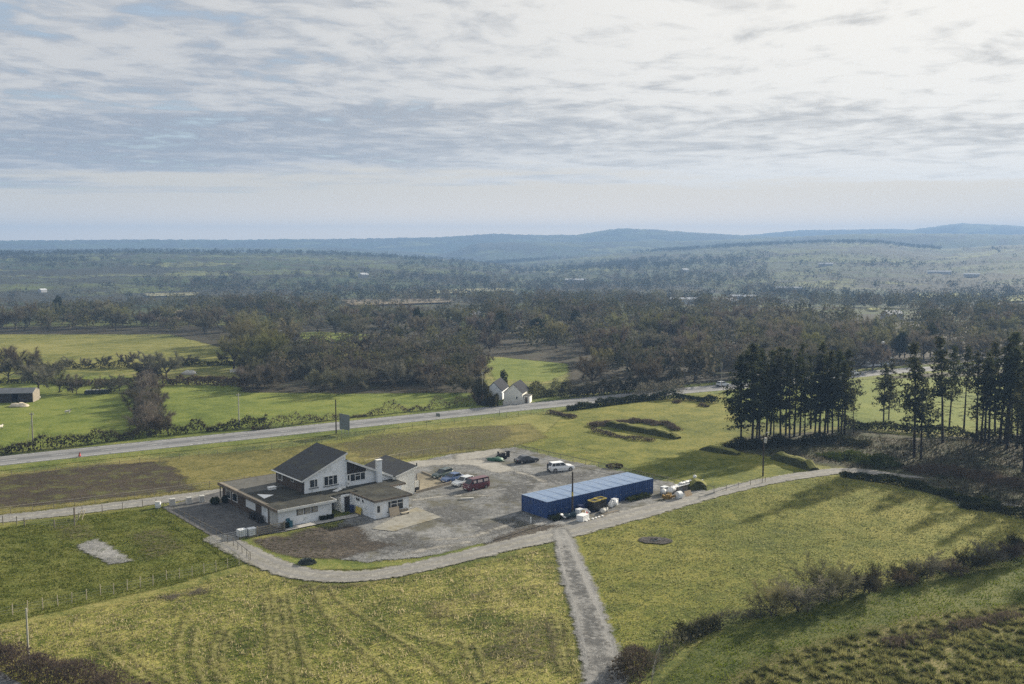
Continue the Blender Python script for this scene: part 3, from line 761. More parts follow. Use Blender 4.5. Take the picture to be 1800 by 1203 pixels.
def bare_tree(name, seed, H, W, twig_mat, ntw=1500, trunkfrac=0.28, tw=0.055, tl=1.3, ivy=0, stems=1, label=None, cat="tree", single=False):
    rng = np.random.default_rng(seed)
    root = empty(name)
    tb, soup, isoup = MB(), [], []
    ends = []
    for s in range(stems):
        off = rng.normal(size=3) * (0.35 if stems > 1 else 0) * np.array([1, 1, 0])
        lean = np.array([rng.normal() * .08, rng.normal() * .08, 1.0]) + off * 0.5
        lean /= np.linalg.norm(lean)
        R0 = 0.026 * H / math.sqrt(stems)
        tp, td = limb(tb, off - np.array([0, 0, .3]), lean, H * trunkfrac + .3, R0, R0 * .72, 7, rng, 0.12)
        top = tp[-1]
        nl = 6 if stems == 1 else 3
        for i in range(nl):
            az = 2 * math.pi * (i + rng.random() * .6) / nl
            el = rng.uniform(0.5, 1.25)
            dd = np.array([math.cos(az) * math.cos(el) * W / H * 1.7, math.sin(az) * math.cos(el) * W / H * 1.7, math.sin(el)])
            dd /= np.linalg.norm(dd)
            base = tp[-2] + (tp[-1] - tp[-2]) * rng.uniform(0.2, 1.0)
            lp, ld = limb(tb, base, dd, H * (1 - trunkfrac) * rng.uniform(.62, .85), R0 * .5, R0 * .16, 5, rng, 0.4, 4, 0.3)
            for j in range(5):
                q = lp[1 + j % 4] * (.5 + .5 * rng.random()) + lp[min(4, 2 + j % 4)] * 0
                k = 1 + j % 3
                q = lp[k] + (lp[k + 1] - lp[k]) * rng.random()
                d2 = ld * .5 + unit(rng, 1)[0] * .9 + np.array([0, 0, .35]); d2 /= np.linalg.norm(d2)
                bp, bd = limb(tb, q, d2, H * .24 * rng.uniform(.7, 1.2), R0 * .17, R0 * .07, 4, rng, 0.5, 3, 0.2)
                ends += [(bp[m_] + (bp[m_ + 1] - bp[m_]) * t_, bd) for m_ in range(3) for t_ in (0.2, .6, 1.0)]
            ends += [(lp[4], ld), (lp[3], ld)]
    E_ = np.array([e[0] for e in ends]); D_ = np.array([e[1] for e in ends])
    k = rng.integers(0, len(E_), ntw)
    ctr = np.array([0, 0, H * .55])
    out = E_[k] - ctr; out /= np.linalg.norm(out, axis=1)[:, None]
    d = D_[k] * .35 + unit(rng, ntw) * .85 + out * .35 + np.array([0, 0, .25])
    d /= np.linalg.norm(d, axis=1)[:, None]
    b = E_[k] + unit(rng, ntw) * rng.random((ntw, 1)) * .35
    soup = slivers(b, d, tl * rng.uniform(.5, 1.2, ntw), tw * rng.uniform(.7, 1.5, ntw), rng)
    tb.build("trunk", m_bark, root)
    mats = [twig_mat]; mi = np.zeros(len(soup), int)
    if ivy:
        n = ivy
        t = rng.random(n)
        c = np.stack([rng.normal(size=n) * W * .06, rng.normal(size=n) * W * .06, t * H * .7], 1)
        soup = np.concatenate([soup, flakes(c, rng.uniform(.25, .5, n), rng)])
        mats.append(m_ivy); mi = np.concatenate([mi, np.ones(n, int)])
    tri_mesh("crown", soup, mats, mi, root)
    return root

def broad_evergreen(name, seed, H, W, n=1700):
    rng = np.random.default_rng(seed)
    root = empty(name)
    MB().tube((0, 0, -.3), (0, 0, H * .5), .02 * H, .012 * H, 6).build("trunk", m_bark, root)
    cl = unit(rng, 16) * np.array([W * .33, W * .33, H * .28]) + np.array([0, 0, H * .56])
    k = rng.integers(0, 16, n)
    c = cl[k] + unit(rng, n) * np.array([W * .22, W * .22, H * .16]) * rng.uniform(.6, 1, (n, 1))
    tri_mesh("crown", flakes(c, rng.uniform(.4, .85, n), rng), m_ivy, None, root)
    return root

def pine(name, seed, H, low=0.45, spread=3.0, dens=1.0, dead=True):
    """plantation pine: a long straight stem, ragged whorls and needle tufts near the top"""
    rng = np.random.default_rng(seed)
    root = empty(name)
    tb = MB()
    p = np.array([0, 0, -.3]); d = np.array([rng.normal() * .012, rng.normal() * .012, 1.0])
    pts = [p]
    for k in range(6):
        pts.append(pts[-1] + d * (H + .3) / 6)
        d = d + rng.normal(size=3) * .012 * np.array([1, 1, 0])
    R0 = 0.0125 * H
    for k in range(6): tb.tube(pts[k], pts[k + 1], R0 * (1 - k / 6.3), R0 * (1 - (k + 1) / 6.3), 7, caps=False)
    fl, sl, dl = [], [], []
    z = H * 0.16; bias = rng.random() * 6.28
    while z < H - .4:
        t = z / H
        k = min(5, int(t * 6)); c = pts[k] + (pts[k + 1] - pts[k]) * (t * 6 - k)
        live = t > low + rng.normal() * .06
        if live and t < .9 and rng.random() < .10:
            z += rng.uniform(.3, .6); continue
        nb = rng.integers(2, 6) if live else rng.integers(1, 4)
        for i in range(nb):
            az = rng.random() * 6.283
            prof = min(1.0, (1.0 - t) / 0.48 + .10) * (0.55 + .45 * min(1, (t - low + .3) / .3))
            L = spread * prof * rng.uniform(.4, 1.25) * (1 + .28 * math.cos(az - bias)) if live else spread * rng.uniform(.3, .85)
            dd = np.array([math.cos(az), math.sin(az), rng.uniform(-.38, .55) if live else rng.uniform(-.3, .1)])
            dd /= np.linalg.norm(dd)
            tip = c + dd * L
            tb.tube(c, tip, R0 * .16, R0 * .05, 4, caps=False)
            if live:
                n = int(39 * dens * max(.35, L / spread))
                s = rng.random(n) ** .7
                cc = c + (tip - c) * s[:, None] + rng.normal(size=(n, 3)) * np.array([.36, .36, .34]) * (0.5 + .5 * s[:, None])
                fl.append(flakes(cc, rng.uniform(.26, .58, n), rng))
                m2 = int(10 * dens)
                s = rng.random(m2)
                dq = unit(rng, m2) * .8 + dd
                sl.append(slivers(c + (tip - c) * s[:, None], dq / np.linalg.norm(dq, axis=1)[:, None], rng.uniform(.4, .9, m2), .07, rng))
            else:
                n = 15
                s = rng.random(n)
                dq = unit(rng, n) * .8 + dd
                dl.append(slivers(c + (tip - c) * s[:, None], dq / np.linalg.norm(dq, axis=1)[:, None], rng.uniform(.3, .9, n), .05, rng))
        z += rng.uniform(.45, .95)
    tb.build("trunk", m_pbark, root)
    A = np.concatenate(fl + sl); B = np.concatenate(dl) if dl else np.zeros((0, 3, 3))
    tri_mesh("crown", np.concatenate([A, B]), [m_pine, m_dead], np.concatenate([np.zeros(len(A), int), np.ones(len(B), int)]), root)
    return root

def put(root, x, y, z=0.0, s=1.0, rz=None, label=None, cat=None, group=None, sz=None):
    root.location = (x, y, z)
    root.rotation_euler = (0, 0, R.uniform(0, 6.28) if rz is None else rz)
    root.scale = (s, s, sz or s)
    if cat == 'pine': root.rotation_euler = (R.gauss(0, .022), R.gauss(0, .022), R.uniform(0, 6.28)); root.scale = (s * R.uniform(.85, 1.2), s * R.uniform(.85, 1.2), s)
    return tag(root, label, cat, group)

class Stock:
    """a set of model trees; the first planting of each moves the model itself, later ones are copies"""
    def __init__(self, roots): self.r = list(roots); self.used = [False] * len(roots)
    def place(self, x, y, label, cat, group, s=1.0, z=0.0, i=None, sz=None):
        i = R.randrange(len(self.r)) if i is None else i
        if not self.used[i]: o = self.r[i]; self.used[i] = True
        else: o = copy_tree(self.r[i])
        return put(o, x, y, z, s, None, label, cat, group, sz)
    def finish(self):
        for o, u in zip(self.r, self.used):
            if not u:
                for c in list(o.children): bpy.data.objects.remove(c)
                bpy.data.objects.remove(o)

wood = Stock([bare_tree("bare_tree", 20 + i, H, W, tm, n_, tf, iv_tw, tl, ivy=iv) for i, (H, W, tm, n_, tf, iv_tw, tl, iv) in enumerate([
    (12.5, 11, m_twig, 5200, .22, .06, 1.6, 0), (13.5, 10, m_twig_g, 5200, .26, .06, 1.6, 130), (11, 11, m_twig, 4800, .2, .06, 1.5, 0), (14.0, 12, m_twig_r, 5600, .23, .06, 1.7, 0), (12, 9, m_twig_g, 4600, .25, .06, 1.5, 220), (10.5, 10, m_twig_r, 4600, .18, .062, 1.5, 0)])])
scrub = Stock([bare_tree("bare_scrub_tree", 60 + i, H, W, tm, int(n_ * 1.6), .16, .052, 1.15, stems=st) for i, (H, W, tm, n_, st) in enumerate([
    (7.5, 8, m_twig_r, 3000, 3), (8.5, 9, m_twig, 3300, 3), (7, 9, m_twig_r, 3000, 4), (6.2, 7, m_twig_g, 2600, 3)])])
ever = Stock([broad_evergreen("evergreen_tree", 90 + i, H, W) for i, (H, W) in enumerate([(13, 7), (11, 8), (15, 6)])])
shrub = Stock([bare_tree("hawthorn_bush", 110 + i, H, W, tm, n_, .12, .05, .8, stems=3) for i, (H, W, tm, n_) in enumerate([(4.2, 4, m_twig, 1300), (3.4, 4, m_hedge, 1300), (5.0, 4.5, m_twig_g, 1500), (3.0, 3.5, m_bramble, 1100)])])
pines = Stock([pine("pine_tree", 140 + i, H, lo, sp_, de) for i, (H, lo, sp_, de) in enumerate([(20, .34, 3.3, 1.1), (19, .24, 3.5, 1.15), (21.5, .42, 3.0, 1.1), (17.5, .36, 2.9, .85), (20.5, .20, 3.6, 1.25), (19.5, .55, 3.2, .9), (21, .30, 2.8, .8), (18.5, .55, 3.2, .8)])])
edge_pines = Stock([pine("pine_tree", 160 + i, H, lo, sp_, de) for i, (H, lo, sp_, de) in enumerate([(20, .12, 4.2, 1.9), (16, .10, 4.0, 1.9)])])

def inside(p, poly):
    return sd_poly(np.array([p], float), np.array(poly, float))[0] < 0

def scatter(poly_px, n, mind, seed, avoid=()):
    """ground points inside a photo outline, kept apart; nearest the camera first"""
    poly = np.array(GL(poly_px)); rng = np.random.default_rng(seed)
    lo, hi = poly.min(0), poly.max(0)
    c = rng.uniform(lo, hi, (n * 60, 2))
    c = c[sd_poly(c, poly) < 0]
    for a in avoid: c = c[sd_poly(c, np.array(GL(a))) > 2]
    out = []
    for q in c:
        if all((q[0] - o[0]) ** 2 + (q[1] - o[1]) ** 2 > mind * mind for o in out):
            out.append(q)
            if len(out) >= n: break
    return sorted([tuple(q) for q in out], key=lambda q: q[1])

# woods across the road
g_wood, l_wood = "bare trees of the wood across the road", "bare grey-brown tree standing in the wood across the road"
g_scrub, l_scrub = "scrub trees of the thicket behind the meadow", "low reddish bare scrub tree in the thicket behind the long meadow"
g_back, l_back = "bare trees along the back of the left fields", "tall bare tree in the belt behind the pale left field"
MEAD = [(845, 620), (1003, 618), (1005, 662), (850, 700)]
for x, y in scatter([(430, 688), (430, 640), (520, 622), (700, 620), (845, 640), (848, 692), (640, 693)], 74, 4.2, 1):
    scrub.place(x, y, l_scrub, "scrub tree", g_scrub, R.uniform(.85, 1.3))
for x, y in scatter([(1005, 697), (1005, 625), (860, 622), (830, 588), (1000, 572), (1300, 572), (1560, 600), (1560, 640), (1310, 668), (1150, 686)], 128, 5.5, 2, [MEAD]):
    wood.place(x, y, l_wood, "tree", g_wood, R.uniform(.75, 1.15))
for x, y in scatter([(1560, 640), (1570, 605), (1700, 585), (1900, 590), (1900, 640), (1700, 644)], 34, 6.5, 12):
    wood.place(x, y, "bare tree in the wood behind the tall pines on the right", "tree", "bare trees behind the right hand pines", R.uniform(.8, 1.1))
for x, y in scatter([(-60, 586), (-60, 562), (420, 566), (560, 560), (830, 572), (830, 606), (620, 600), (560, 612), (430, 615), (400, 596), (200, 586)], 74, 6, 3):
    wood.place(x, y, l_back, "tree", g_back, R.uniform(.75, 1.1))
for x, y in scatter([(400, 650), (400, 600), (480, 600), (500, 640), (470, 660)], 12, 5, 4):
    wood.place(x, y, "pale-crowned bare tree in the clump at the right end of the olive field", "tree", "bare trees at the end of the olive field", R.uniform(.9, 1.2), i=1)
for k in range(19):
    t_ = k / 18; px = 268 - 10 * math.sin(t_ * 2.6) + (-14 if k % 2 else 12) * (1 - .45 * t_) + R.uniform(-3, 3); py = 762 - 100 * t_ ** .9
    x, y = G(px, py); scrub.place(x, y, "scrub tree growing in the thick hedge between the two left meadows", "scrub tree", "scrub trees of the thick hedge", R.uniform(.62, .9))
for px, py, s, lab in [(945, 600, .95, "dark pointed evergreen standing out of the wood, left of the other two"), (880, 592, .8, "dark round evergreen at the back of the wood above the meadow"), (1010, 588, .9, "broad dark evergreen in the middle of the wood"),
                       (1590, 630, .9, "dark evergreen beside the gabled house among the woods"), (1635, 628, 1.0, "large dark evergreen right of the gabled house in the woods"), (885, 690, .45, "small dark evergreen bush right behind the white cottage"),
                       (102, 560, .9, "dark conifer in the tree belt far on the left"), (735, 590, .9, "dark evergreen left of the bright gap in the woods")]:
    x, y = G(px, py); ever.place(x, y, lab, "tree", "evergreens among the bare woods", s)
# single trees and bushes of the left fields
LT = [(15, 672, .85, 0), (45, 668, .9, 3), (68, 690, .95, 0), (90, 672, .9, 2), (105, 690, .62, 4), (128, 691, .66, 2), (135, 692, .5, 5), (175, 690, .5, 5), (195, 692, .55, 2), (210, 688, .5, 0), (118, 646, .42, 2), (150, 646, .4, 5), (185, 645, .42, 0), (225, 646, .62, 5), (258, 646, .62, 2), (293, 668, .95, 0), (325, 642, .4, 2), (342, 642, .35, 5), (390, 640, .45, 4), (5, 650, .8, 3)]
LTL = ["bare tree at the far left edge of the meadows, tallest beside the picture edge", "wide bare tree behind the dark shed", "bare tree close to the right end of the dark shed", "broad bare tree between the shed and the next trees", "small dark tree right of the shed", "thin bare tree left of the row of wrapped bales", "short bare tree beside the row of wrapped bales",
       "bare tree above the row of wrapped bales", "bare tree at the right end of the wrapped bales", "thin bare tree between the bales and the tall hedge", "small bush, first in the hedge below the olive field", "second small bush in the hedge below the olive field", "third small tree in the hedge below the olive field", "round bare tree in the hedge below the olive field", "round bare tree right next to its twin below the olive field", "tall single bare tree at the top of the thick hedge",
       "small dark bush near the right end of the olive field", "smaller bush right beside the pale hardstanding", "little tree at the right end of the hedge below the olive field", "bare tree rising at the left edge of the olive field"]
for (px, py, s, i), lab in zip(LT, LTL):
    x, y = G(px, py); wood.place(x, y, lab, "tree", None, s, i=i)

for px, py, s in ((1492, 652, .8), (1508, 654, .7), (1533, 652, .85), (1550, 648, .8), (1520, 640, .9)):
    x, y = G(px, py); wood.place(x, y, 'bare tree partly hiding the gabled house beyond the pines', 'tree', 'bare trees round the gabled house', s)
# pine plantation on the right
PL = [(1302, 779, 1.0), (1322, 782, 1.02), (1347, 768, .92), (1372, 771, .98), (1388, 774, .97), (1406, 766, .96), (1425, 754, .88), (1449, 770, .98), (1463, 766, .92), (1474, 760, .90), (1484, 766, .93), (1501, 764, .55), (1330, 772, 1.0), (1354, 765, .95), (1381, 766, .93), (1414, 772, .96), (1432, 768, .93), (1455, 762, .96), (1478, 770, .9), (1335, 775, .96), (1360, 772, 1.0), (1396, 768, .95), (1440, 766, .9)]
for k, (px, py, s) in enumerate(PL):
    x, y = G(px, py)
    if k == 0: edge_pines.place(x, y, "dense dark pine with branches to the ground, leftmost of the pine clump", "pine", "pines of the left clump", .92, i=0)
    elif k == 1: edge_pines.place(x, y, "tallest dark pine of the left clump, second from its left end", "pine", "pines of the left clump", 1.04, i=0)
    elif s < .6: pines.place(x, y, "small thin pine at the right end of the left pine clump", "pine", "pines of the left clump", s)
    else: pines.place(x, y, "tall thin pine inside the left pine clump above the hedge bank", "pine", "pines of the left clump", s * R.uniform(.82, 1.05))
for px, py, s, i, lab in [(1553, 742, .74, 1, "shaggy pine of the pair between the two pine clumps, its left stem"), (1562, 738, .72, 4, "reddish shaggy pine of the pair between the two pine clumps, its right stem"),
                          (1607, 805, 1.05, 2, "bare-stemmed tall pine nearest the lane, left of a pair"), (1619, 808, 1.02, 3, "bare-stemmed tall pine nearest the lane, right of a pair")]:
    x, y = G(px, py); pines.place(x, y, lab, "pine", None, s, i=i)
for px, py, s in [(1657, 779, .98), (1668, 756, .93), (1694, 758, .94), (1716, 779, 1.0), (1724, 783, 1.03), (1731, 781, .98), (1738, 783, 1.0), (1749, 768, 1.02), (1757, 782, 1.05), (1766, 781, 1.0), (1770, 790, 1.0), (1804, 792, 1.05), (1777, 772, 1.0), (1788, 789, 1.02), (1797, 778, 1.0), (1815, 800, 1.0), (1835, 785, 1.0), (1850, 812, 1.0), (1875, 830, 1.05), (1895, 800, 1.0), (1910, 850, 1.0), (1940, 870, 1.0), (1960, 820, 1.0), (1985, 890, 1.0), (2030, 860, 1.0), (1800, 830, .98), (1870, 880, 1.0), (2050, 920, 1.0)]:
    x, y = G(px, py); pines.place(x, y, "tall bare-stemmed pine in the plantation at the right edge", "pine", "pines of the right plantation", s * R.uniform(.97, 1.13), i=R.choice((0, 2, 3, 5, 7)))

# hedges: each one continuous thing
def hedge(name, px_line, h, w, label, mat, dens=60, leaf=.4, ragged=.45, group=None, cat="hedge", seed=0, gaps=0.0, twig=0.25):
    rng = np.random.default_rng(seed)
    L = resample(smooth_line(GL(px_line), 1), 0.5)
    n = int(len(L) * .5 * dens)
    k = rng.integers(0, len(L), n)
    s_ = np.arange(len(L)) * .5
    hv = h * (1 + ragged * (np.interp(s_, np.arange(0, s_[-1] + 3, 1.7), rng.normal(size=len(np.arange(0, s_[-1] + 3, 1.7)))) * .5))
    hv = np.clip(hv, h * .35, h * 1.8)
    if gaps: hv *= np.interp(s_, np.arange(0, s_[-1] + 5, 4.0), (rng.random(len(np.arange(0, s_[-1] + 5, 4.0))) > gaps) * .8 + .2)
    th = rng.random(n) ** .7
    prof = np.sqrt(np.clip(1 - th ** 2.5, 0.05, 1))
    off = rng.uniform(-1, 1, n) * w / 2 * prof
    t = np.gradient(L, axis=0); t /= np.linalg.norm(t, axis=1)[:, None]
    nrm = np.stack([-t[:, 1], t[:, 0]], 1)
    P_ = L[k] + nrm[k] * off[:, None] + rng.normal(size=(n, 2)) * .2
    c = np.stack([P_[:, 0], P_[:, 1], th * hv[k]], 1)
    m = int(n * twig)
    A = flakes(c[m:], leaf * rng.uniform(.6, 1.4, n - m), rng)
    d = unit(rng, m) * .6 + np.array([0, 0, .8]); d /= np.linalg.norm(d, axis=1)[:, None]
    B = slivers(c[:m], d, leaf * 2.2 * rng.uniform(.6, 1.4, m), leaf * .14, rng)
    o = tri_mesh(name, np.concatenate([A, B]), mat)
    return tag(o, label, cat, group)

hedge("hedge", [(-150, 836), (0, 800), (60, 793), (160, 782), (260, 768), (330, 762), (400, 756), (470, 750)], 2.4, 2.2, "ragged roadside hedge below the left meadow, from the picture edge to the thick hedge", m_hedge, 120, .40, 1.0, seed=1, twig=.6)
hedge("hedge", [(445, 757), (520, 747), (600, 737), (680, 728), (760, 720), (850, 712)], 1.9, 1.6, "low dotted roadside hedge along the long bright meadow", m_bramble, 80, .34, 1.3, seed=2, gaps=.25, twig=.7)
hedge("tall_hedge", [(268, 764), (262, 735), (258, 705), (258, 680), (262, 660)], 2.6, 6.5, "thick brown hedge under the scrub trees between two meadows", m_twig_r, 100, .5, 1.1, seed=3, twig=.8)
hedge("hedge", [(-100, 655), (60, 651), (130, 648), (230, 648), (330, 644), (430, 642)], 1.6, 1.8, "low dark hedge along the foot of the olive field on the left", m_hedge, 80, .4, .6, seed=4)
hedge("hedge", [(-60, 680), (60, 672), (140, 678), (240, 674)], 1.4, 1.8, "low dark hedge behind the shed on the left", m_hedge, 80, .4, .6, seed=5)
hedge("hedge", [(285, 678), (360, 676), (440, 681)], 2.4, 2.6, "dark brown hedge along the top of the long meadow, under the pale hardstanding", m_bramble, 120, .45, .5, seed=6)
hedge("hedge", [(842, 694), (851, 710), (864, 715), (874, 715)], 3.6, 4.4, "bushy dark hedge left of the white cottage", m_hedge, 260, .5, .5, seed=7, twig=.5)
hedge("hedge", [(915, 705), (940, 700), (960, 697), (985, 694)], 3.0, 3.2, "rounded tawny bushes right of the white cottage", m_twig_g, 220, .4, .6, seed=8, twig=.6)
hedge("hedge", [(985, 700), (1060, 694), (1150, 687), (1200, 680)], 3.6, 4.0, "dark scrubby hedge on the far side of the road before the wood", m_hedge, 220, .45, .6, seed=9, twig=.5)
hedge("bank_hedge", [(1000, 722), (1060, 714), (1120, 706), (1170, 702), (1215, 704), (1262, 710)], 1.7, 2.2, "dark hedge bank along the near side of the road at the top of the pasture", m_gorse, 170, .36, .5, seed=10)
hedge("hedge", [(1120, 704), (1160, 698), (1200, 696)], 3.4, 4.5, "rounded bare bushes leaning over the road bend", m_twig, 150, .4, .5, seed=11, twig=.7)
hedge("hedge", [(1480, 752), (1560, 757), (1640, 765), (1720, 772), (1800, 776)], 1.8, 2.4, "dark hedge along the back of the pine plantation", m_gorse, 120, .4, .6, seed=12)
hedge("bramble_thicket", [(1280, 790), (1330, 785), (1400, 780), (1470, 778), (1530, 785)], 1.2, 6.0, "dark bramble thicket under the left pine clump", m_gorse, 200, .36, 1.2, seed=13)
hedge("bramble_thicket", [(1455, 806), (1490, 803), (1530, 812), (1565, 824)], 1.1, 7.5, "green and brown bramble mound by the bend of the lane", m_bram_g, 240, .36, 1.3, seed=14)
hedge("bramble_thicket", [(1600, 830), (1680, 830), (1760, 850), (1820, 860)], 0.7, 9.0, "low pinkish brushwood spread over the clearing below the right pines", m_bramble, 260, .3, .8, seed=15, twig=.7)
hedge("bank_hedge", [(1482, 838), (1530, 845), (1590, 855), (1650, 868), (1700, 885), (1760, 893)], 1.2, 2.2, "dark hedge bank starting at the lane bend and running right under the pines", m_gorse, 190, .32, .5, seed=16)
hedge("bank_hedge", [(1690, 892), (1750, 900), (1830, 915)], 1.0, 2.2, "short dark hedge bank below the lower stone track", m_gorse, 170, .32, .5, seed=17)
hedge("bramble_thicket", [(1040, 750), (1080, 745), (1130, 741), (1160, 748)], 0.7, 3.8, "brown bramble patch behind the stone hedge bank in the middle of the pasture", m_bramble, 190, .34, .7, seed=18)
hedge("bramble_thicket", [(965, 727), (985, 730), (1010, 736)], 0.7, 2.2, "low brown bramble strip in the pasture near the road", m_bramble, 120, .3, .7, seed=19)
hedge("bramble_thicket", [(1165, 745), (1180, 750), (1190, 758)], 0.8, 2.5, "small bramble clump at the right end of the middle hedge bank", m_bramble, 120, .3, .7, seed=20)
hedge("bramble_thicket", [(1040, 758), (1100, 772), (1150, 776)], .55, 2.0, "thin bramble line along the foot of the middle hedge bank", m_bramble, 90, .26, .7, seed=21)
hedge("bramble_thicket", [(1185, 708), (1195, 709)], .7, 2.0, "first tiny bramble tuft on the pasture below the road bend", m_bramble, 130, .3, .5, seed=22)
hedge("bramble_thicket", [(1232, 714), (1245, 716)], .6, 2.0, "second tiny bramble tuft on the pasture, nearer the pines", m_bramble, 130, .3, .5, seed=23)
# foreground hedge, lower right
hedge("field_hedge", [(1140, 1180), (1165, 1150), (1210, 1123), (1260, 1100), (1330, 1080), (1400, 1058), (1480, 1040), (1560, 1022), (1640, 1005), (1720, 990), (1820, 968), (1920, 950)], 1.15, 2.6, "overgrown field hedge running up from the stone track to the right edge", m_twig, 110, .26, .7, seed=24, twig=.75)
hedge("gorse_bush", [(1195, 1130), (1230, 1116), (1262, 1104)], 1.5, 1.2, "dark spiky gorse growing in the near part of the field hedge", m_gorse, 330, .24, .8, seed=25, cat="bush", twig=.5)
hedge("gorse_bush", [(1100, 1203), (1112, 1180), (1122, 1165)], 2.2, 3.4, "rounded brown bush at the lower end of the field hedge beside the stone track", m_bramble, 500, .24, .3, seed=26, cat="bush", twig=.6)
hedge("bramble_thicket", [(1560, 1140), (1640, 1118), (1740, 1095), (1790, 1085)], .6, 2.6, "reddish bramble patch in the rough field at the lower right", m_bramble, 130, .26, .8, seed=27, twig=.6)
hedge("hedge", [(-150, 1130), (-40, 1160), (30, 1182), (110, 1208), (190, 1232), (260, 1260)], 2.3, 4.5, "dark twiggy hedge in the lower left corner", m_bramble, 520, .26, .6, seed=28, twig=.8)
FB = [(1365, 1085, 1.0, 2), (1405, 1076, 1.35, 0), (1450, 1060, 1.25, 2), (1480, 1050, 1.0, 0), (1525, 1042, 1.3, 1), (1575, 1028, .85, 3), (1600, 1022, .9, 1), (1630, 1015, .95, 0), (1660, 1010, .9, 3), (1700, 1000, 1.0, 1), (1735, 994, .95, 0), (1770, 985, 1.0, 3), (1810, 975, 1.1, 1)]
FBL = ["open hawthorn, lowest of the tall bushes in the field hedge", "tall dark bush in the field hedge, densest of its row", "airy see-through bush right of the tall dark bush", "pale thin bush in the middle of the field hedge", "round dark bush standing alone in the field hedge", "short purple bush after the round dark one", "low bush in the shaded part of the field hedge", "grey low bush in the shaded part of the field hedge",
       "purple bramble bush below the shaded lawn", "dark bush below the shaded lawn", "greyish bush near the right end of the field hedge", "purple bush near the right end of the field hedge", "dark bush at the right picture edge in the field hedge"]
for (px, py, s, i), lab in zip(FB, FBL):
    x, y = G(px, py); shrub.place(x, y, lab, "bush", "bushes of the field hedge", s, i=i)
for st in (wood, scrub, ever, shrub, pines, edge_pines): st.finish()

# stone-faced hedge banks: turf-topped walls
m_bank = mottled("turf_bank_side", (0.020, 0.026, 0.010), (0.070, 0.075, 0.025), 0.8, 0.95, 0.1, 0.6, bd=.15)
m_turf = mottled("turf_bank_top", (0.11, 0.12, 0.03), (0.21, 0.20, 0.06), 0.6, 0.95, 0.1, 0.6, bd=.15)
def bank(px_line, h, w, label, seed):
    rng = np.random.default_rng(seed)
    L = resample(GL(px_line), .8)
    t = np.gradient(L, axis=0); t /= np.linalg.norm(t, axis=1)[:, None]
    nr_ = np.stack([-t[:, 1], t[:, 0]], 1)
    mb = MB(); rows = []
    prof = [(-.62, -.1), (-.52, .45), (-.40, .9), (-.15, 1.05), (.15, 1.05), (.40, .9), (.52, .45), (.62, -.1)]
    for i, (p, q) in enumerate(zip(L, nr_)):
        e = min(1, .35 + .4 * min(i, len(L) - 1 - i))
        hh = h * e * (1 + rng.normal() * .08)
        rows.append([(p[0] + q[0] * a * w + rng.normal() * .06, p[1] + q[1] * a * w + rng.normal() * .06, b * hh + rng.normal() * .04) for a, b in prof])
    k = len(prof)
    vs = [v for r in rows for v in r]
    fs, ms = [], []
    for i in range(len(rows) - 1):
        for j in range(k - 1):
            fs.append((i * k + j, i * k + j + 1, (i + 1) * k + j + 1, (i + 1) * k + j)); ms.append(1 if 2 <= j <= 4 else 0)
    fs += [tuple(range(k)), tuple(range((len(rows) - 1) * k, len(rows) * k))]; ms += [0, 0]
    mb.v, mb.f, mb.m = vs, fs, ms
    return tag(mb.build("hedge_bank", [m_bank, m_turf]), label, "hedge bank", "turf topped hedge banks")
bank([(1066, 748), (1110, 757), (1150, 764), (1192, 772)], 1.25, 1.9, "turf-topped stone bank in the middle of the pasture", 1)
bank([(1362, 806), (1390, 814), (1432, 828)], 1.5, 2.2, "short turf-topped bank between the pole and the lane", 2)
bank([(1205, 860), (1228, 857), (1250, 858)], 1.6, 3.0, "dark mound beside the lane at the end of the container row", 3)
bank([(1235, 790), (1270, 796), (1300, 800)], 1.0, 2.0, "low shaded bank at the foot of the left pine clump", 4)

# distant woods and hedgerow trees: far too many to count
rng = np.random.default_rng(77)
cs, hs = [], []
def far_pts(px, r):
    a = np.arctan((px - CX) / FPX)
    return r * np.sin(a), r * np.cos(a)
# the back of the near woods and the valley belts
def zone(px0, px1, r0, r1, n, h0, h1):
    px = rng.uniform(px0, px1, n); r = rng.uniform(r0, r1, n)
    x, y = far_pts(px, r); cs.append(np.stack([x, y], 1)); hs.append(rng.uniform(h0, h1, n))
def fill(poly, n, h0, h1, avoid=None):
    poly = np.array(GL(poly)); lo, hi = poly.min(0), poly.max(0); c = rng.uniform(lo, hi, (n * 6, 2)); c = c[sd_poly(c, poly) < 0]
    if avoid is not None: c = c[sd_poly(c, np.array(GL(avoid))) > 4]
    c = c[:n]; cs.append(c); hs.append(rng.uniform(h0, h1, len(c)))
fill([(1010, 690), (1005, 625), (860, 620), (830, 588), (1000, 560), (2000, 560), (2000, 640), (1560, 645), (1310, 668), (1150, 684)], 360, 6, 12, MEAD)
fill([(430, 682), (430, 620), (560, 612), (830, 600), (845, 640), (848, 686)], 190, 5, 8.5)
fill([(-100, 583), (-100, 556), (420, 560), (560, 550), (830, 560), (830, 586), (620, 582), (430, 600), (200, 583)], 150, 6, 11)
NEARZ = len(cs)
zone(830, 2000, 500, 900, 1500, 7, 13)
zone(400, 900, 540, 900, 420, 7, 12)
zone(-150, 480, 590, 900, 700, 7, 12)
MASKED = (NEARZ, len(cs))
for i in range(42):      # woods on the slopes
    pxc = rng.uniform(-200, 2000); rc = rng.uniform(900, 3000); n = rng.integers(40, 120)
    if pxc > 700: n = int(n * 1.5)
    x, y = far_pts(pxc, rc)
    q = np.stack([x + rng.normal(size=n) * rng.uniform(40, 130), y + rng.normal(size=n) * rng.uniform(20, 60)], 1)
    cs.append(q); hs.append(rng.uniform(6, 12, n))
zone(700, 1350, 1350, 2300, 850, 7, 11)
zone(520, 900, 1100, 1500, 260, 7, 11)
zone(1250, 1650, 2700, 3250, 700, 7, 12)
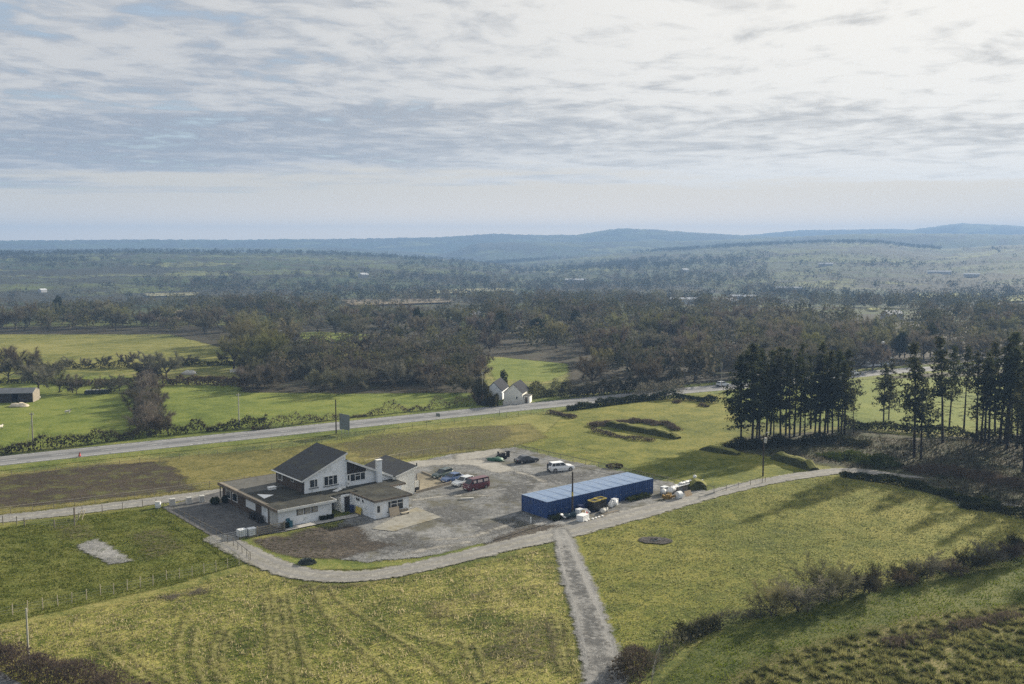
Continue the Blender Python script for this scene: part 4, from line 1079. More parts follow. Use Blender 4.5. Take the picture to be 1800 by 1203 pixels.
zone(-100, 700, 2050, 2300, 420, 6, 11)
for i in range(190):     # hedgerows
    pxc = rng.uniform(-200, 2000); rc = 700 + 2500 * rng.random() ** 1.2
    x, y = far_pts(pxc, rc)
    a = rng.normal() * .22 if rng.random() < .72 else rng.uniform(.6, 2.5)
    Lh = rng.uniform(80, 380); n = int(Lh / 5.5)
    s = np.linspace(-.5, .5, n) * Lh
    q = np.stack([x + s * math.cos(a), y + s * math.sin(a) + 5 * np.sin(s / 40 + i)], 1) + rng.normal(size=(n, 2)) * 1.0
    cs.append(q); hs.append(rng.uniform(2.0, 4.2, n) * (1 + (rng.random(n) > .9) * 1.2))
def clumpy(q):      # woods come in blocks and shelter belts with fields between
    x, y = q[:, 0], q[:, 1]
    k = np.sin(x / 41 + 1.3 * np.sin(y / 37)) + np.sin(y / 29 + 1.7 * np.sin(x / 53 + 2)) + .7 * np.sin((x + y) / 23)
    return k > .8
for i in range(*MASKED):
    m_ = clumpy(cs[i]); cs[i] = cs[i][m_]; hs[i] = hs[i][m_]
Cc = np.concatenate(cs); Hh = np.concatenate(hs)
gaps_px = [((1425, 1480), 395, 440), ((1515, 1560), 380, 430), ((800, 826), 560, 700), ((725, 770), 540, 640)]
pxc = CX + FPX * Cc[:, 0] / Cc[:, 1]; rr_ = np.hypot(Cc[:, 0], Cc[:, 1])
ok = np.ones(len(Cc), bool)
for (a, b), r0, r1 in gaps_px: ok &= ~((pxc > a) & (pxc < b) & (rr_ > r0) & (rr_ < r1))
Cc, Hh, rr_ = Cc[ok], Hh[ok], rr_[ok]
Zc = terr(Cc[:, 0], Cc[:, 1])
soups, idxs = [], []
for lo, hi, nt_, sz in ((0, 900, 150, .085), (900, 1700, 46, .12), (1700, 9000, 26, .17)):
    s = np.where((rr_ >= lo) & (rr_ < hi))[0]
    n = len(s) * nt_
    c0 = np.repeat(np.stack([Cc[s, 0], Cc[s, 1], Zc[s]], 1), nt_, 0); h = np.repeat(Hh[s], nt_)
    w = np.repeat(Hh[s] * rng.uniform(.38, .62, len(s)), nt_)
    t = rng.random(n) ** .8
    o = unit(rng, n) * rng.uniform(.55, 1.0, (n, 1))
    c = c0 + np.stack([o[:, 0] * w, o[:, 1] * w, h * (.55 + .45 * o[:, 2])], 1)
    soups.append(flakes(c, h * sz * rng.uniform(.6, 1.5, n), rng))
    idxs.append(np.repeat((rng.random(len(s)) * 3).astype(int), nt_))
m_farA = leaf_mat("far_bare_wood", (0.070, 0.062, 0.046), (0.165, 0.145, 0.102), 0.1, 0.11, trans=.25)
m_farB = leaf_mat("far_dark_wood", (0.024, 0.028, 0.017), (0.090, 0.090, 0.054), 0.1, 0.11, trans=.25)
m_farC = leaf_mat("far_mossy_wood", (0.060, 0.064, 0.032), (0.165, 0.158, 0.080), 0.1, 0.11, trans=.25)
m_farD = leaf_mat("far_darkened_wood", (0.018, 0.024, 0.016), (0.052, 0.056, 0.036), 0.1, 0.02, trans=.2)  # same woods with distance tone put into the colour, darker so blue haze shows
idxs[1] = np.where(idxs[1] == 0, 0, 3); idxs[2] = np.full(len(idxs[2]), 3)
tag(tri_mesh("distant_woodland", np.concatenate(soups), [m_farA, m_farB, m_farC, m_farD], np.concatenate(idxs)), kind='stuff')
# ------------------------------------------------------------------ materials for built things
m_white = mottled("white_render", (0.72, 0.76, 0.80), (0.84, 0.86, 0.88), 0.45, 0.85, 0.2, 0.25, stain=(0.50, 0.52, 0.50))
m_cream = mottled("cream_render", (0.74, 0.72, 0.65), (0.86, 0.84, 0.77), 0.5, 0.85, 0.2, 0.2)  # warmer, paler tone than the white render
m_brown = mottled("brown_hung_tiles", (0.060, 0.046, 0.036), (0.125, 0.098, 0.078), 1.4, 0.8, 0.2, 0.5)
m_dark = mottled("dark_cladding", (0.022, 0.020, 0.020), (0.050, 0.044, 0.040), 1.0, 0.7, 0.3, 0.2)
m_felt = mottled("mossy_roof_felt", (0.026, 0.027, 0.025), (0.058, 0.058, 0.050), 0.5, 0.95, 0.08, 0.5, c2=(0.095, 0.094, 0.070))
m_chip = mottled("pale_roof_chippings", (0.075, 0.075, 0.068), (0.135, 0.132, 0.118), 1.2, 0.92, 0.15, 0.4)
m_fascia = mottled("white_fascia_board", (0.62, 0.62, 0.60), (0.80, 0.80, 0.77), 1.0, 0.6, 0.3)
m_bfascia = mottled("brown_fascia_board", (0.075, 0.058, 0.045), (0.16, 0.13, 0.10), 0.8, 0.7, 0.3, c2=(0.22, 0.18, 0.14))
m_frame = mottled("white_window_frame", (0.70, 0.71, 0.70), (0.82, 0.82, 0.80), 2.0, 0.4, 0.4)
m_glass, nt = new_mat("dark_window_glass")
finish(nt, (0.022, 0.028, 0.034), 0.06, 0.55)
m_sill = mottled("dark_slate_sill", (0.05, 0.055, 0.06), (0.10, 0.105, 0.11), 2.0, 0.6, 0.3)
m_wood = mottled("grey_weathered_timber", (0.16, 0.14, 0.11), (0.30, 0.265, 0.21), 2.0, 0.9, 0.15, 0.3)
m_wood_l = mottled("pale_new_timber", (0.46, 0.40, 0.29), (0.62, 0.55, 0.42), 2.0, 0.85, 0.2, 0.2)
m_ply = mottled("plywood_sheet", (0.42, 0.34, 0.24), (0.55, 0.46, 0.34), 1.0, 0.8, 0.2)
m_galv = mottled("galvanised_steel", (0.32, 0.34, 0.35), (0.48, 0.50, 0.51), 3.0, 0.45, 0.5, metal=0.6)
m_black = mottled("black_plastic", (0.012, 0.012, 0.013), (0.035, 0.035, 0.036), 2.0, 0.5, 0.4)
m_navy = mottled("navy_plastic", (0.012, 0.022, 0.075), (0.025, 0.04, 0.12), 2.0, 0.45, 0.4)
m_teal = mottled("teal_plastic", (0.015, 0.085, 0.125), (0.03, 0.13, 0.18), 2.0, 0.45, 0.4)
m_yel = mottled("dull_yellow_paint", (0.42, 0.33, 0.06), (0.58, 0.47, 0.11), 2.0, 0.6, 0.35)
m_red = mottled("red_plastic", (0.50, 0.03, 0.03), (0.66, 0.06, 0.05), 2.0, 0.5, 0.4)
m_concb = mottled("concrete_block", (0.42, 0.41, 0.38), (0.58, 0.57, 0.53), 1.5, 0.9, 0.2, 0.4, stain=(0.26, 0.26, 0.21))
m_bag = mottled("white_woven_bag", (0.62, 0.62, 0.60), (0.82, 0.82, 0.80), 2.5, 0.7, 0.3, 0.5, bd=.1)
m_ibc = mottled("white_tank_plastic", (0.60, 0.63, 0.65), (0.78, 0.80, 0.81), 1.0, 0.4, 0.4)

def slate_mat():
    m, nt = new_mat("slate_tiles")
    v = objc(nt)
    n1 = nt.noise(v, 0.35, 4.0); n2 = nt.noise(v, 3.2, 3.0)
    br = nt.n("ShaderNodeTexBrick", ins={"Vector": v, "Scale": 2.6, "Mortar Size": 0.035, "Brick Width": 0.5, "Row Height": 0.32, "Color1": (0.030, 0.033, 0.038, 1), "Color2": (0.062, 0.063, 0.065, 1), "Mortar": (0.02, 0.02, 0.02, 1)})
    col = nt.mix(nt.math('MULTIPLY', n2, 0.4), br.outputs["Color"], (0.085, 0.086, 0.085))
    col = nt.mix(nt.sstep(n1, 0.5, 0.72), col, (0.085, 0.085, 0.055))
    finish(nt, col, 0.75, 0.3, n2, 0.4, 0.03)
    return m
m_slate = slate_mat()

HO, HA = (-33.9, 137.0), rad(39.4)
def HL(u, v, z=0.0):
    """house grid to world"""
    return (HO[0] + u * math.cos(HA) - v * math.sin(HA), HO[1] + u * math.sin(HA) + v * math.cos(HA), z)
def hthing(name, u, v, label, cat, group=None, rz=0.0, z=0.0):
    return empty(name, HL(u, v, z), HA + rz, label, cat, group)

house = empty("clubhouse", (*HO, 0), HA, "large white flat and sloping roofed clubhouse with butterfly slate roofs", "building")

# walls ------------------------------------------------
w = MB()
w.prism([(0, 0), (8.7, 0), (8.7, 5.5), (0, 5.5)], -.2, 2.72)                   # front block
w.prism([(11.4, 1.9), (13.25, 1.9), (13.25, 5.0), (11.4, 5.0)], -.2, 2.72)     # recess return
w.prism([(13.25, -4.9), (19.3, -4.9), (19.3, 1.7), (13.25, 1.7)], -.5, 2.74)   # kitchen wing
w.prism([(13.3, 1.72), (22.3, 1.72), (22.3, 4.4), (13.3, 4.4)], -.2, 2.72)
w.build("wall", m_white, house)
MB().prism([(8.72, 4.4), (11.38, 4.4), (11.38, 5.4), (8.72, 5.4)], -.2, 2.70).build("wall", m_brown, house)
MB().prism([(0.02, 5.52), (9.3, 5.52), (9.3, 20.0), (0.02, 20.0)], -.2, 2.71).build("wall", m_brown, house)
# upper storey: slate mono-pitch block, white gable, brown cheek
def roofz(u): return 5.25 + (u - 7.0) * (8.30 - 5.25) / (14.2 - 7.0)
up = MB().side_prism([(7.0, 2.95), (14.2, 2.95), (14.2, roofz(14.2) - .12), (7.0, roofz(7.0) - .12)], 5.3, 15.0)
up.build("upper_wall", m_white, house)
MB().bx(6.93, 6.995, 5.42, 15.0, 2.95, roofz(7) - .2).build("tile_hanging", m_brown, house)
a, b = 6.45, 14.45
MB().slab([(a, 5.12, roofz(a)), (b, 5.12, roofz(b)), (b, 15.3, roofz(b)), (a, 15.3, roofz(a))], .14).build("roof", m_slate, house)
mb = MB()
mb.slab([(a, 5.04, roofz(a) + .02), (b, 5.04, roofz(b) + .02), (b, 5.115, roofz(b) + .02), (a, 5.115, roofz(a) + .02)], .26)
mb.bx(a - .09, a - .004, 5.1, 15.3, roofz(a) - .16, roofz(a) + .02)
mb.build("fascia", m_fascia, house)
MB().tube((a - .16, 5.1, roofz(a) - .05), (a - .16, 15.3, roofz(a) - .05), .065, n=8).build("gutter", m_fascia, house)
# right wing front wall under its falling verge
def bz(u): return 7.35 + (u - 14.22) * (3.62 - 7.35) / (22.4 - 14.22)
wb = MB().side_prism([(14.22, 2.95), (22.4, 2.95), (22.4, bz(22.4) - .14), (14.22, bz(14.22) - .14)], 5.0, 14.0)
wb.build("upper_wall", m_white, house)
MB().slab([(14.22, 4.75, bz(14.22)), (22.42, 4.55, bz(22.42)), (22.42, 14.2, bz(22.42)), (14.22, 14.2, bz(14.22))], .14).build("roof", m_slate, house)
mb = MB(); mb.slab([(14.22, 4.62, bz(14.22) + .03), (22.42, 4.42, bz(22.42) + .03), (22.42, 4.54, bz(22.42) + .03), (14.22, 4.74, bz(14.22) + .03)], .34)
mb.build("fascia", m_fascia, house)
MB().side_prism([(14.24, 4.98), (17.62, 4.98), (17.62, bz(17.62) - .36), (14.24, bz(14.24) - .36)], 4.90, 4.985).build("cladding", m_dark, house)
# end wing with rising roof, pale cream wall
def cz(u): return 3.58 + (u - 22.45) * (4.72 - 3.58) / (26.7 - 22.45)
MB().side_prism([(22.42, -.3), (26.35, -.3), (26.35, cz(26.35) - .14), (22.42, cz(22.42) - .14)], 4.1, 13.6).build("wall", m_cream, house)
MB().slab([(22.43, 3.7, cz(22.43)), (26.75, 3.7, cz(26.75)), (27.0, 14.0, cz(27.0)), (22.43, 14.0, cz(22.43))], .16).build("roof", m_slate, house)
MB().slab([(22.43, 3.6, cz(22.43) + .02), (26.78, 3.6, cz(26.78) + .02), (26.78, 3.695, cz(26.78) + .02), (22.43, 3.695, cz(22.43) + .02)], .22).build("fascia", m_cream, house)
MB().tube((26.6, 3.75, cz(26.6) - .05), (26.6, 3.75, cz(26.6) + .55), .10, n=8).build("flue", m_black, house)
# flat roofs ------------------------------------------------
fr = MB(); fr.prism([(-.45, -.7), (9.1, -.7), (9.1, 3.6), (-.45, 3.6)], 2.735, 2.95)
fr.prism([(-.45, 3.602), (9.1, 3.602), (9.1, 1.9), (14.2, 1.9), (14.2, 5.28), (9.1, 5.28), (9.1, 11.5), (-.45, 11.5)], 2.73, 2.945)
fr.build("flat_roof", m_felt, house)
MB().prism([(-.45, 11.504), (9.3, 11.504), (9.3, 20.5), (-.45, 20.5)], 2.73, 2.94).build("flat_roof", m_chip, house)
er = MB(); er.prism([(13.0, -5.3), (19.65, -5.3), (19.65, 1.20), (13.0, 1.20)], 2.75, 3.0)
er.prism([(14.21, 1.204), (22.7, 1.204), (22.7, 4.95), (14.21, 4.95)], 2.75, 2.99)
er.build("flat_roof", m_felt, house)
mb = MB(); mb.bx(-.47, 9.13, -.79, -.704, 2.60, 2.97); mb.bx(9.104, 9.19, -.70, 1.2, 2.62, 2.965)
mb.build("fascia", m_fascia, house)
mb = MB(); mb.bx(-.55, -.455, -.79, 20.6, 2.56, 3.0); mb.bx(-.45, 9.3, 20.505, 20.6, 2.62, 2.98); mb.build("fascia", m_bfascia, house)
mb = MB(); mb.bx(-.44, .1, 3.2, 20.3, 2.955, 3.02); mb.build("roof_edge_trim", m_wood, house)
mb = MB(); mb.bx(12.94, 19.70, -5.37, -5.303, 2.72, 3.03); mb.bx(19.654, 19.72, -5.3, 1.2, 2.74, 3.03); mb.bx(12.93, 12.996, -5.3, 1.9, 2.72, 3.03); mb.bx(19.72, 22.76, 1.13, 1.20, 2.74, 3.02); mb.bx(22.704, 22.77, 1.2, 4.0, 2.74, 3.02)
mb.build("roof_kerb", m_bfascia, house)
MB().add([(1.2, 9.6, 2.952), (.95, 6.6, 2.952), (3.0, 7.7, 2.952), (1.2, 9.6, 3.0), (.95, 6.6, 3.0), (3.0, 7.7, 3.0)], [(0, 1, 2), (3, 5, 4), (0, 3, 4, 1), (1, 4, 5, 2), (2, 5, 3, 0)]).build("roof_sheet", m_frame, house)
mb = MB(); mb.box(4.3, 11.0, 3.16, 1.15, .8, .36); mb.box(4.3, 11.0, 3.36, 1.25, .9, .06); mb.build("rooflight", m_frame, house)
mb = MB(); mb.box(11.9, 3.9, 3.02, 1.6, .75, .10, .5); mb.box(13.0, 4.55, 3.10, 1.3, .5, .22, .1); mb.build("roof_plank", m_frame, house)
# chimney
ch = MB(); ch.bx(19.28, 20.12, 4.05, 4.65, 2.99, 6.55); ch.build("chimney", m_white, house)
MB().bx(19.20, 20.20, 3.97, 4.73, 6.552, 6.68).build("chimney_cap", m_fascia, house)

def window(u0, u1, z0, z1, v, mull, parent=house, frame=m_frame, fw=.09, trans=None, sill=True, name="window"):
    """front facing window: frame bars, panes, sill (one thing part with sub-parts)"""
    mb = MB()
    y0, y1 = v - .07, v - .004
    mb.bx(u0, u1, y0, y1, z1 - fw, z1); mb.bx(u0, u1, y0, y1, z0, z0 + fw)
    us = [u0 + fw / 2] + [u0 + (u1 - u0) * k for k in mull] + [u1 - fw / 2]
    for q in us: mb.bx(q - fw / 2, q + fw / 2, y0 + .003, y1, z0 + fw, z1 - fw)
    if trans: mb.bx(u0 + (u1 - u0) * trans[0], u0 + (u1 - u0) * trans[1], y0 + .006, y1, z0 + (z1 - z0) * .66 - fw * .4, z0 + (z1 - z0) * .66 + fw * .4)
    o = mb.build(name, frame, parent)
    MB().bx(u0 + .02, u1 - .02, v - .035, v - .003, z0 + .03, z1 - .03).build("pane", m_glass, o)
    if sill: MB().bx(u0 - .12, u1 + .12, v - .17, v - .003, z0 - .10, z0 - .004).build("sill", m_sill, o)
    return o
window(7.82, 9.22, 3.68, 5.0, 5.3, [.64])
window(10.29, 12.7, 3.60, 5.15, 5.3, [.33, .67], trans=(.34, .66))
window(14.75, 17.56, 3.66, 4.93, 5.0, [.33, .67], trans=(.34, .66), sill=False)
dr = MB().bx(14.26, 14.70, 4.93, 4.996, 3.0, 4.95).build("door", m_frame, house)
MB().bx(14.33, 14.63, 4.915, 4.929, 3.95, 4.80).build("pane", m_glass, dr)
MB().box(14.48, 4.922, 3.42, .18, .012, .20).build("cat_flap", m_sill, dr)
for u0 in (3.02, 4.22, 5.42):      # three louvred vents on the front block
    o = MB().bx(u0, u0 + .95, -.06, -.003, 1.45, 2.46).build("vent_panel", m_wood, house)
    mb = MB()
    for k in range(5): mb.bx(u0 + .10, u0 + .85, -.085, -.062, 1.60 + k * .17, 1.68 + k * .17)
    mb.build("louvre", m_concb, o)
    MB().bx(u0 - .10, u0 - .003, -.07, -.003, 1.42, 2.5).build("vent_trim", m_dark, o)
o = window(15.5, 18.3, .85, 2.45, -4.9, [.2, .6], frame=m_frame, trans=(.2, 1.0))
dr = MB().bx(13.42, 14.5, -4.97, -4.903, -.3, 2.15).build("door", m_frame, house)
MB().bx(13.62, 14.12, -4.985, -4.971, 1.0, 2.0).build("pane", m_glass, dr)
mb = MB()
for v0 in (.55, .0, -1.25): mb.bx(13.19, 13.246, v0 - .42, v0 - .02, 1.95, 2.32)
mb.build("vent", m_dark, house)
dr = MB().bx(11.95, 12.85, 1.83, 1.896, -.1, 2.35).build("door", m_dark, house)
MB().bx(11.75, 13.05, 1.84, 1.897, 2.36, 2.55).build("lintel", m_fascia, house)
MB().box(13.3, -4.3, 2.3, .05, .06, 1.2).build("downpipe", m_black, house)
# left wall: two pale store doors by the corner, long window strip, far glazed porch
for v0, v1, mt in ((.05, 2.75, m_concb), (3.2, 4.75, m_white)):
    MB().bx(-.06, -.004, v0, v1, .02, 2.60).build("store_door", mt, house)
MB().bx(-.16, -.06, 2.8, 3.15, -.05, 2.7).build("timber_post", m_bfascia, house)
MB().bx(-.05, .015, 7.6, 11.0, 1.0, 2.15).build("board", m_ibc, house)
for v0, v1 in ((14.2, 16.0), (16.6, 18.6)):
    o = MB().bx(-.05, .016, v0, v1, .9, 2.3).build("window", m_frame, house)
    MB().bx(-.062, -.051, v0 + .12, v1 - .12, 1.0, 2.2).build("pane", m_glass, o)
mb = MB(); mb.tube((-.4, 19.9, -.1), (-.4, 19.9, 2.7), .09, n=6); mb.build("porch_post", m_bfascia, house)
o = MB().bx(6.86, 6.928, 12.6, 14.2, 3.6, 4.85).build("window", m_frame, house)
MB().bx(6.845, 6.859, 12.75, 14.05, 3.7, 4.75).build("pane", m_glass, o)
o = MB().bx(6.86, 6.928, 8.6, 9.7, 4.15, 4.75).build("window", m_frame, house)
MB().bx(6.845, 6.859, 8.7, 9.6, 4.22, 4.68).build("pane", m_glass, o)
MB().tube((6.75, 5.5, 2.95), (6.75, 5.5, 5.1), .05, n=6).build("downpipe", m_black, house)

# things round the house --------------------------------
def wheelie(u, v, rz, mat, label, lid_open=False):
    t = hthing("wheelie_bin", u, v, label, "bin", None, rz)
    MB().box(0, 0, .56, .56, .62, .98, taper=1.0).box(0, 0, .06, .46, .50, .10).build("body", mat, t, bevel=.03)
    if lid_open: MB().box(0, .40, 1.05, .60, .08, .55, rx=-.3).build("lid", mat, t)
    else: MB().box(0, 0, 1.085, .60, .68, .06, rx=.05).build("lid", mat, t)
    for s in (-1, 1): MB().tube((s * .24, .30, .12), (s * .31, .30, .12), .12, n=10).build("wheel", m_black, t)
    return t
wheelie(1.55, -.55, .2, m_teal, "teal wheelie bin with raised lid by the white front wall", True)
wheelie(12.65, .9, -.3, m_navy, "navy wheelie bin beside the dark back door")
for k, v in enumerate((4.2, 5.0, 6.4, 7.3)):
    wheelie(-.75, v, 1.57, m_black, ["black wheelie bin nearest the store doors on the left wall", "second black wheelie bin from the store doors", "third black wheelie bin under the left eaves", "black wheelie bin farthest from the store doors"][k])
t = hthing("sign_board", 13.0, -.65, "dull yellow board leaning on the kitchen wing's side wall", "board")
MB().box(-.1, 0, .55, .07, 1.55, 1.1, ry=.16).build("panel", m_yel, t); MB().box(-.28, 0, .10, .10, 1.5, .08).build("batten", m_wood, t)
t = hthing("plywood_board", 16.45, -5.45, "pinkish plywood sheet leaning against the kitchen window wall", "board")
MB().box(0, .10, .62, 1.75, .04, 1.75, rx=-.25).build("sheet", m_ply, t); MB().box(0, -.18, -.12, 1.6, .08, .06).build("batten", m_wood_l, t)
t = hthing("garden_bench", 18.2, -5.5, "low wooden bench standing on the pale patio by the kitchen wall", "bench")
MB().box(0, 0, .42, 1.5, .42, .06).build("seat", m_wood_l, t)
for s in (-1, 1): MB().box(s * .6, 0, .18, .08, .38, .44).build("leg", m_wood, t)
MB().box(0, .22, .7, 1.5, .05, .35).build("backrest", m_wood, t)
def ibc(u, v, rz, label):
    t = hthing("water_tank", u, v, label, "tank", "white caged water tanks", rz)
    MB().box(0, 0, .66, 1.15, 1.0, .98).tube((0, 0, 1.15), (0, 0, 1.24), .16, n=12).build("bottle", m_ibc, t, bevel=.05)
    mb = MB()
    for z in (.2, .5, .8, 1.1): mb.pipe([(-.6, -.52, z), (.6, -.52, z), (.6, .52, z), (-.6, .52, z), (-.6, -.52, z)], .018, 4)
    for k in range(5):
        for s in (-.52, .52): mb.tube((-.6 + .3 * k, s, .12), (-.6 + .3 * k, s, 1.16), .018, n=4)
    mb.build("cage", m_galv, t)
    MB().box(0, 0, .07, 1.2, 1.05, .13).build("pallet", m_wood, t)
ibc(-5.75, -.35, .05, "white caged tank at the yard gate, left of the two")
ibc(-4.45, -.75, .0, "white caged tank at the yard gate, right of the two")
t = hthing("field_gate", -2.0, -1.35, "weathered wooden slatted gate between the tanks and the front corner", "gate", None, .02)
for s, x in ((0, -1.9), (1, .15), (2, 2.3)): MB().box(x, 0, .65, .16, .16, 1.5).build("post", m_wood, t)
for z in (.28, .58, .88, 1.18): MB().bx(-1.8, 2.25, -.05, .0, z - .07, z + .07).build("rail", m_wood, t)
t = hthing("metal_gate", -8.6, -1.1, "thin grey metal railing gate left of the white tanks", "gate", None, .03)
mb = MB()
for z in (.25, .55, .85, 1.15): mb.tube((-2.1, 0, z), (2.1, 0, z), .022, n=5)
mb.build("rails", m_galv, t)
for x in (-2.1, 0, 2.1): MB().tube((x, 0, -.1), (x, 0, 1.25), .03, n=6).build("post", m_galv, t)
t = hthing("fence_panel", 27.0, 4.6, "narrow boarded side gate by the right end of the house", "gate")
MB().bx(-.3, .55, -.03, .03, .9, 2.0).build("panel", m_cream, t); MB().bx(-.3, .55, -.032, .028, 0, .896).build("lower_panel", m_dark, t)
for x in (-.36, .61): MB().bx(x - .06, x + .06, -.06, .06, -.1, 2.1).build("post", m_wood, t)
# low retaining wall of the raised gravel bed, between house and parked cars
q = GL([(733, 868), (760, 861), (793, 852), (742, 832)])
mb = MB()
for a, b in ((0, 1), (1, 2), (2, 3)):
    p0, p1 = Vector((*q[a], 0)), Vector((*q[b], 0)); c = (p0 + p1) / 2; d = p1 - p0
    mb.box(c.x, c.y, .22, d.length + .1, .22, .62 if b < 3 else .30, math.atan2(d.y, d.x))
tag(mb.build("retaining_wall", m_wood), "low dark retaining wall in front of the parked cars", "wall")
# concrete blocks and odds and ends along the drive
def block(px, py, s, label, mat, group="concrete blocks along the drive"):
    x, y = G(px, py); t = empty("concrete_block", (x, y, 0), HA + R.uniform(-.3, .3), label, "block", group)
    MB().box(0, 0, .5 * s, .75 * s, .75 * s, 1.0 * s, taper=.94).build("body", mat, t, bevel=.04)
    MB().pipe([(-.12 * s, 0, s), (-.12 * s, 0, 1.12 * s), (.12 * s, 0, 1.12 * s), (.12 * s, 0, s)], .025, 5).build("lifting_loop", m_galv, t)
block(303, 889, 1.15, "pale concrete block on the drive, first after the barrel", m_concb)
block(332, 886, 1.1, "pale concrete block on the drive, middle one", m_concb)
block(355, 883, 1.1, "pale concrete block on the drive, third and nearest the house", m_concb)
block(389, 884, .8, "small yellowish block under the porch corner of the house", m_wood_l)
x, y = G(278, 893); t = empty("barrel", (x, y, 0), 0, "greenish white barrel at the paddock corner by the drive", "barrel")
MB().tube((0, 0, 0), (0, 0, .45), .42, .48, 14).tube((0, 0, .45), (0, 0, .98), .48, .42, 14).build("drum", m_ibc, t)
MB().tube((0, 0, .97), (0, 0, 1.02), .44, .44, 14).build("lid", m_concb, t)
for px, py, lab in ((378, 887, "round dark shrub at the edge of the yard left of the porch"), (398, 884, "round dark shrub against the porch post")):
    x, y = G(px, py)
    rng = np.random.default_rng(px); c = unit(rng, 400) * rng.uniform(.5, 1, (400, 1)) * np.array([.8, .8, .65]) + np.array([x, y, .6])
    tag(tri_mesh("round_shrub", flakes(c, .28, rng), m_ivy), lab, "shrub")
rng = np.random.default_rng(9)
c = np.stack([rng.uniform(6.5, 8.7, 420), rng.uniform(-.75, -.15, 420), rng.random(420) * .75], 1)
c = np.array([HL(*p) for p in c]); tag(tri_mesh("wall_shrub", flakes(c, .26, rng), m_ivy), "dark straggly plants against the right end of the front wall", "plant")
c = np.stack([rng.uniform(.1, 1.2, 260), rng.uniform(-1.0, -.5, 260), rng.random(260) * .9], 1)
c = np.array([HL(*p) for p in c]); tag(tri_mesh("wall_shrub", flakes(c, .26, rng), m_ivy), "dark bushy plant at the front corner behind the wooden gate", "plant")
x, y = G(540, 992)
rng = np.random.default_rng(10); c = unit(rng, 900) * rng.uniform(.6, 1, (900, 1)) * np.array([1.3, .9, .8]); c[:, 2] = np.abs(c[:, 2]); c += np.array([x, y, 0])
m_lav = leaf_mat("grey_green_shrub_leaves", (0.045, 0.055, 0.050), (0.11, 0.125, 0.115), 0.1)
tag(tri_mesh("grey_shrub", flakes(c, .2, rng), m_lav), "low grey-green shrub on the grass bank beside the lane bend", "shrub")
# ------------------------------------------------------------------ blue containers
def paint(name, c, rough=0.35, var=0.12, coat=0.3, spec=0.5):
    return mottled(name, tuple(v * (1 - var) for v in c), tuple(v * (1 + var) for v in c), 1.2, rough, spec, coat=coat)
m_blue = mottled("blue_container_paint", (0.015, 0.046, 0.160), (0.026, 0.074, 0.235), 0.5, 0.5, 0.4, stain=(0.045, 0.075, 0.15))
m_broof = mottled("sky_sheen_container_roof", (0.12, 0.19, 0.32), (0.20, 0.28, 0.42), 0.35, 0.42, 0.5, stain=(0.26, 0.33, 0.42))  # container blue lightened: grazing sky sheen put into the colour
m_bdark = mottled("dark_blue_steel", (0.010, 0.022, 0.07), (0.02, 0.04, 0.11), 1.0, 0.5, 0.4)
cA, cB = G(961.5, 883.5, 2.59), G(1149, 841.5, 2.59)
CANG = math.atan2(cB[1] - cA[1], cB[0] - cA[0])
CPIT = math.dist(cA, cB) / 10.0
CW, CLEN, CH = CPIT - .07, 5.95, 2.59
def container():
    """door end towards local -y, corrugated long sides"""
    t = empty("shipping_container")
    n = 22
    pl = [(.06 + (.035 if (k // 2) % 2 else 0), .10 + (CLEN - .2) * k / (2 * n)) for k in range(2 * n + 1)]
    left = [(x, y) for x, y in reversed(pl)]
    right = [(CW - x, y) for x, y in pl]
    MB().prism(right + left, .16, CH - .10).build("walls", m_blue, t)
    mb = MB()
    for x in (.06, CW - .06):
        for y in (.07, CLEN - .07): mb.box(x, y, CH / 2 + .02, .12, .14, CH - .04)
        mb.box(x, CLEN / 2, CH - .055, .10, CLEN - .29, .11); mb.box(x, CLEN / 2, .10, .10, CLEN - .29, .16)
    mb.box(CW / 2, .07, CH - .06, CW - .245, .12, .12); mb.box(CW / 2, .07, .09, CW - .245, .12, .15)
    mb.box(CW / 2, CLEN - .07, CH - .06, CW - .245, .12, .12)
    mb.build("frame", m_blue, t)
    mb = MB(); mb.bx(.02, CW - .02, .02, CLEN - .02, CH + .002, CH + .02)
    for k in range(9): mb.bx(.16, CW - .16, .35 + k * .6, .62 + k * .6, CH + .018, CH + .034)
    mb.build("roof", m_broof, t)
    for s in (0, 1):
        x0 = .13 + s * (CW / 2 - .13)
        d = MB().bx(x0 + .01, x0 + CW / 2 - .14, .03, .075, .19, CH - .14)
        for z in (.5, 1.0, 1.5, 2.0): d.bx(x0 + .06, x0 + CW / 2 - .19, .012, .028, z, z + .16)
        d = d.build("door", m_blue, t)
        mb = MB()
        for q in (.25, .75): mb.tube((x0 + (CW / 2 - .13) * q, -.005, .14), (x0 + (CW / 2 - .13) * q, -.005, CH - .08), .022, n=6)
        mb.build("lock_rod", m_bdark, d)
        MB().box(x0 + (CW / 2 - .13) * .5, -.01, 1.15, .34, .04, .05).build("handle", m_galv, d)
    return t
c0 = container()
CL_ = ["blue container at the left end of the row, its long side in view", "blue container, second from the left end, behind the utility pole", "blue container, third from the left end, behind the teal heap", "blue container, fourth from the left, behind the black hoppers", "blue container, fifth from the left end of the row",
       "blue container, sixth from the left, behind the white sacks", "blue container, seventh from the left end of the row", "blue container, eighth from the left end of the row", "blue container, ninth and last but one on the right", "blue container at the right end of the row, beside the rubbish pile"]
dx, dy = math.cos(CANG), math.sin(CANG)
def CLC(u, v, z=0.0):
    """container grid: u along the row from its near left corner, v backwards"""
    return (cA[0] + dx * u - dy * v, cA[1] + dy * u + dx * v, z)
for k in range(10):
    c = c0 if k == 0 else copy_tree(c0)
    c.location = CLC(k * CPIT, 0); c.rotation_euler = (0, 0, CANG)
    tag(c, CL_[k], "container", "blue containers in a row")

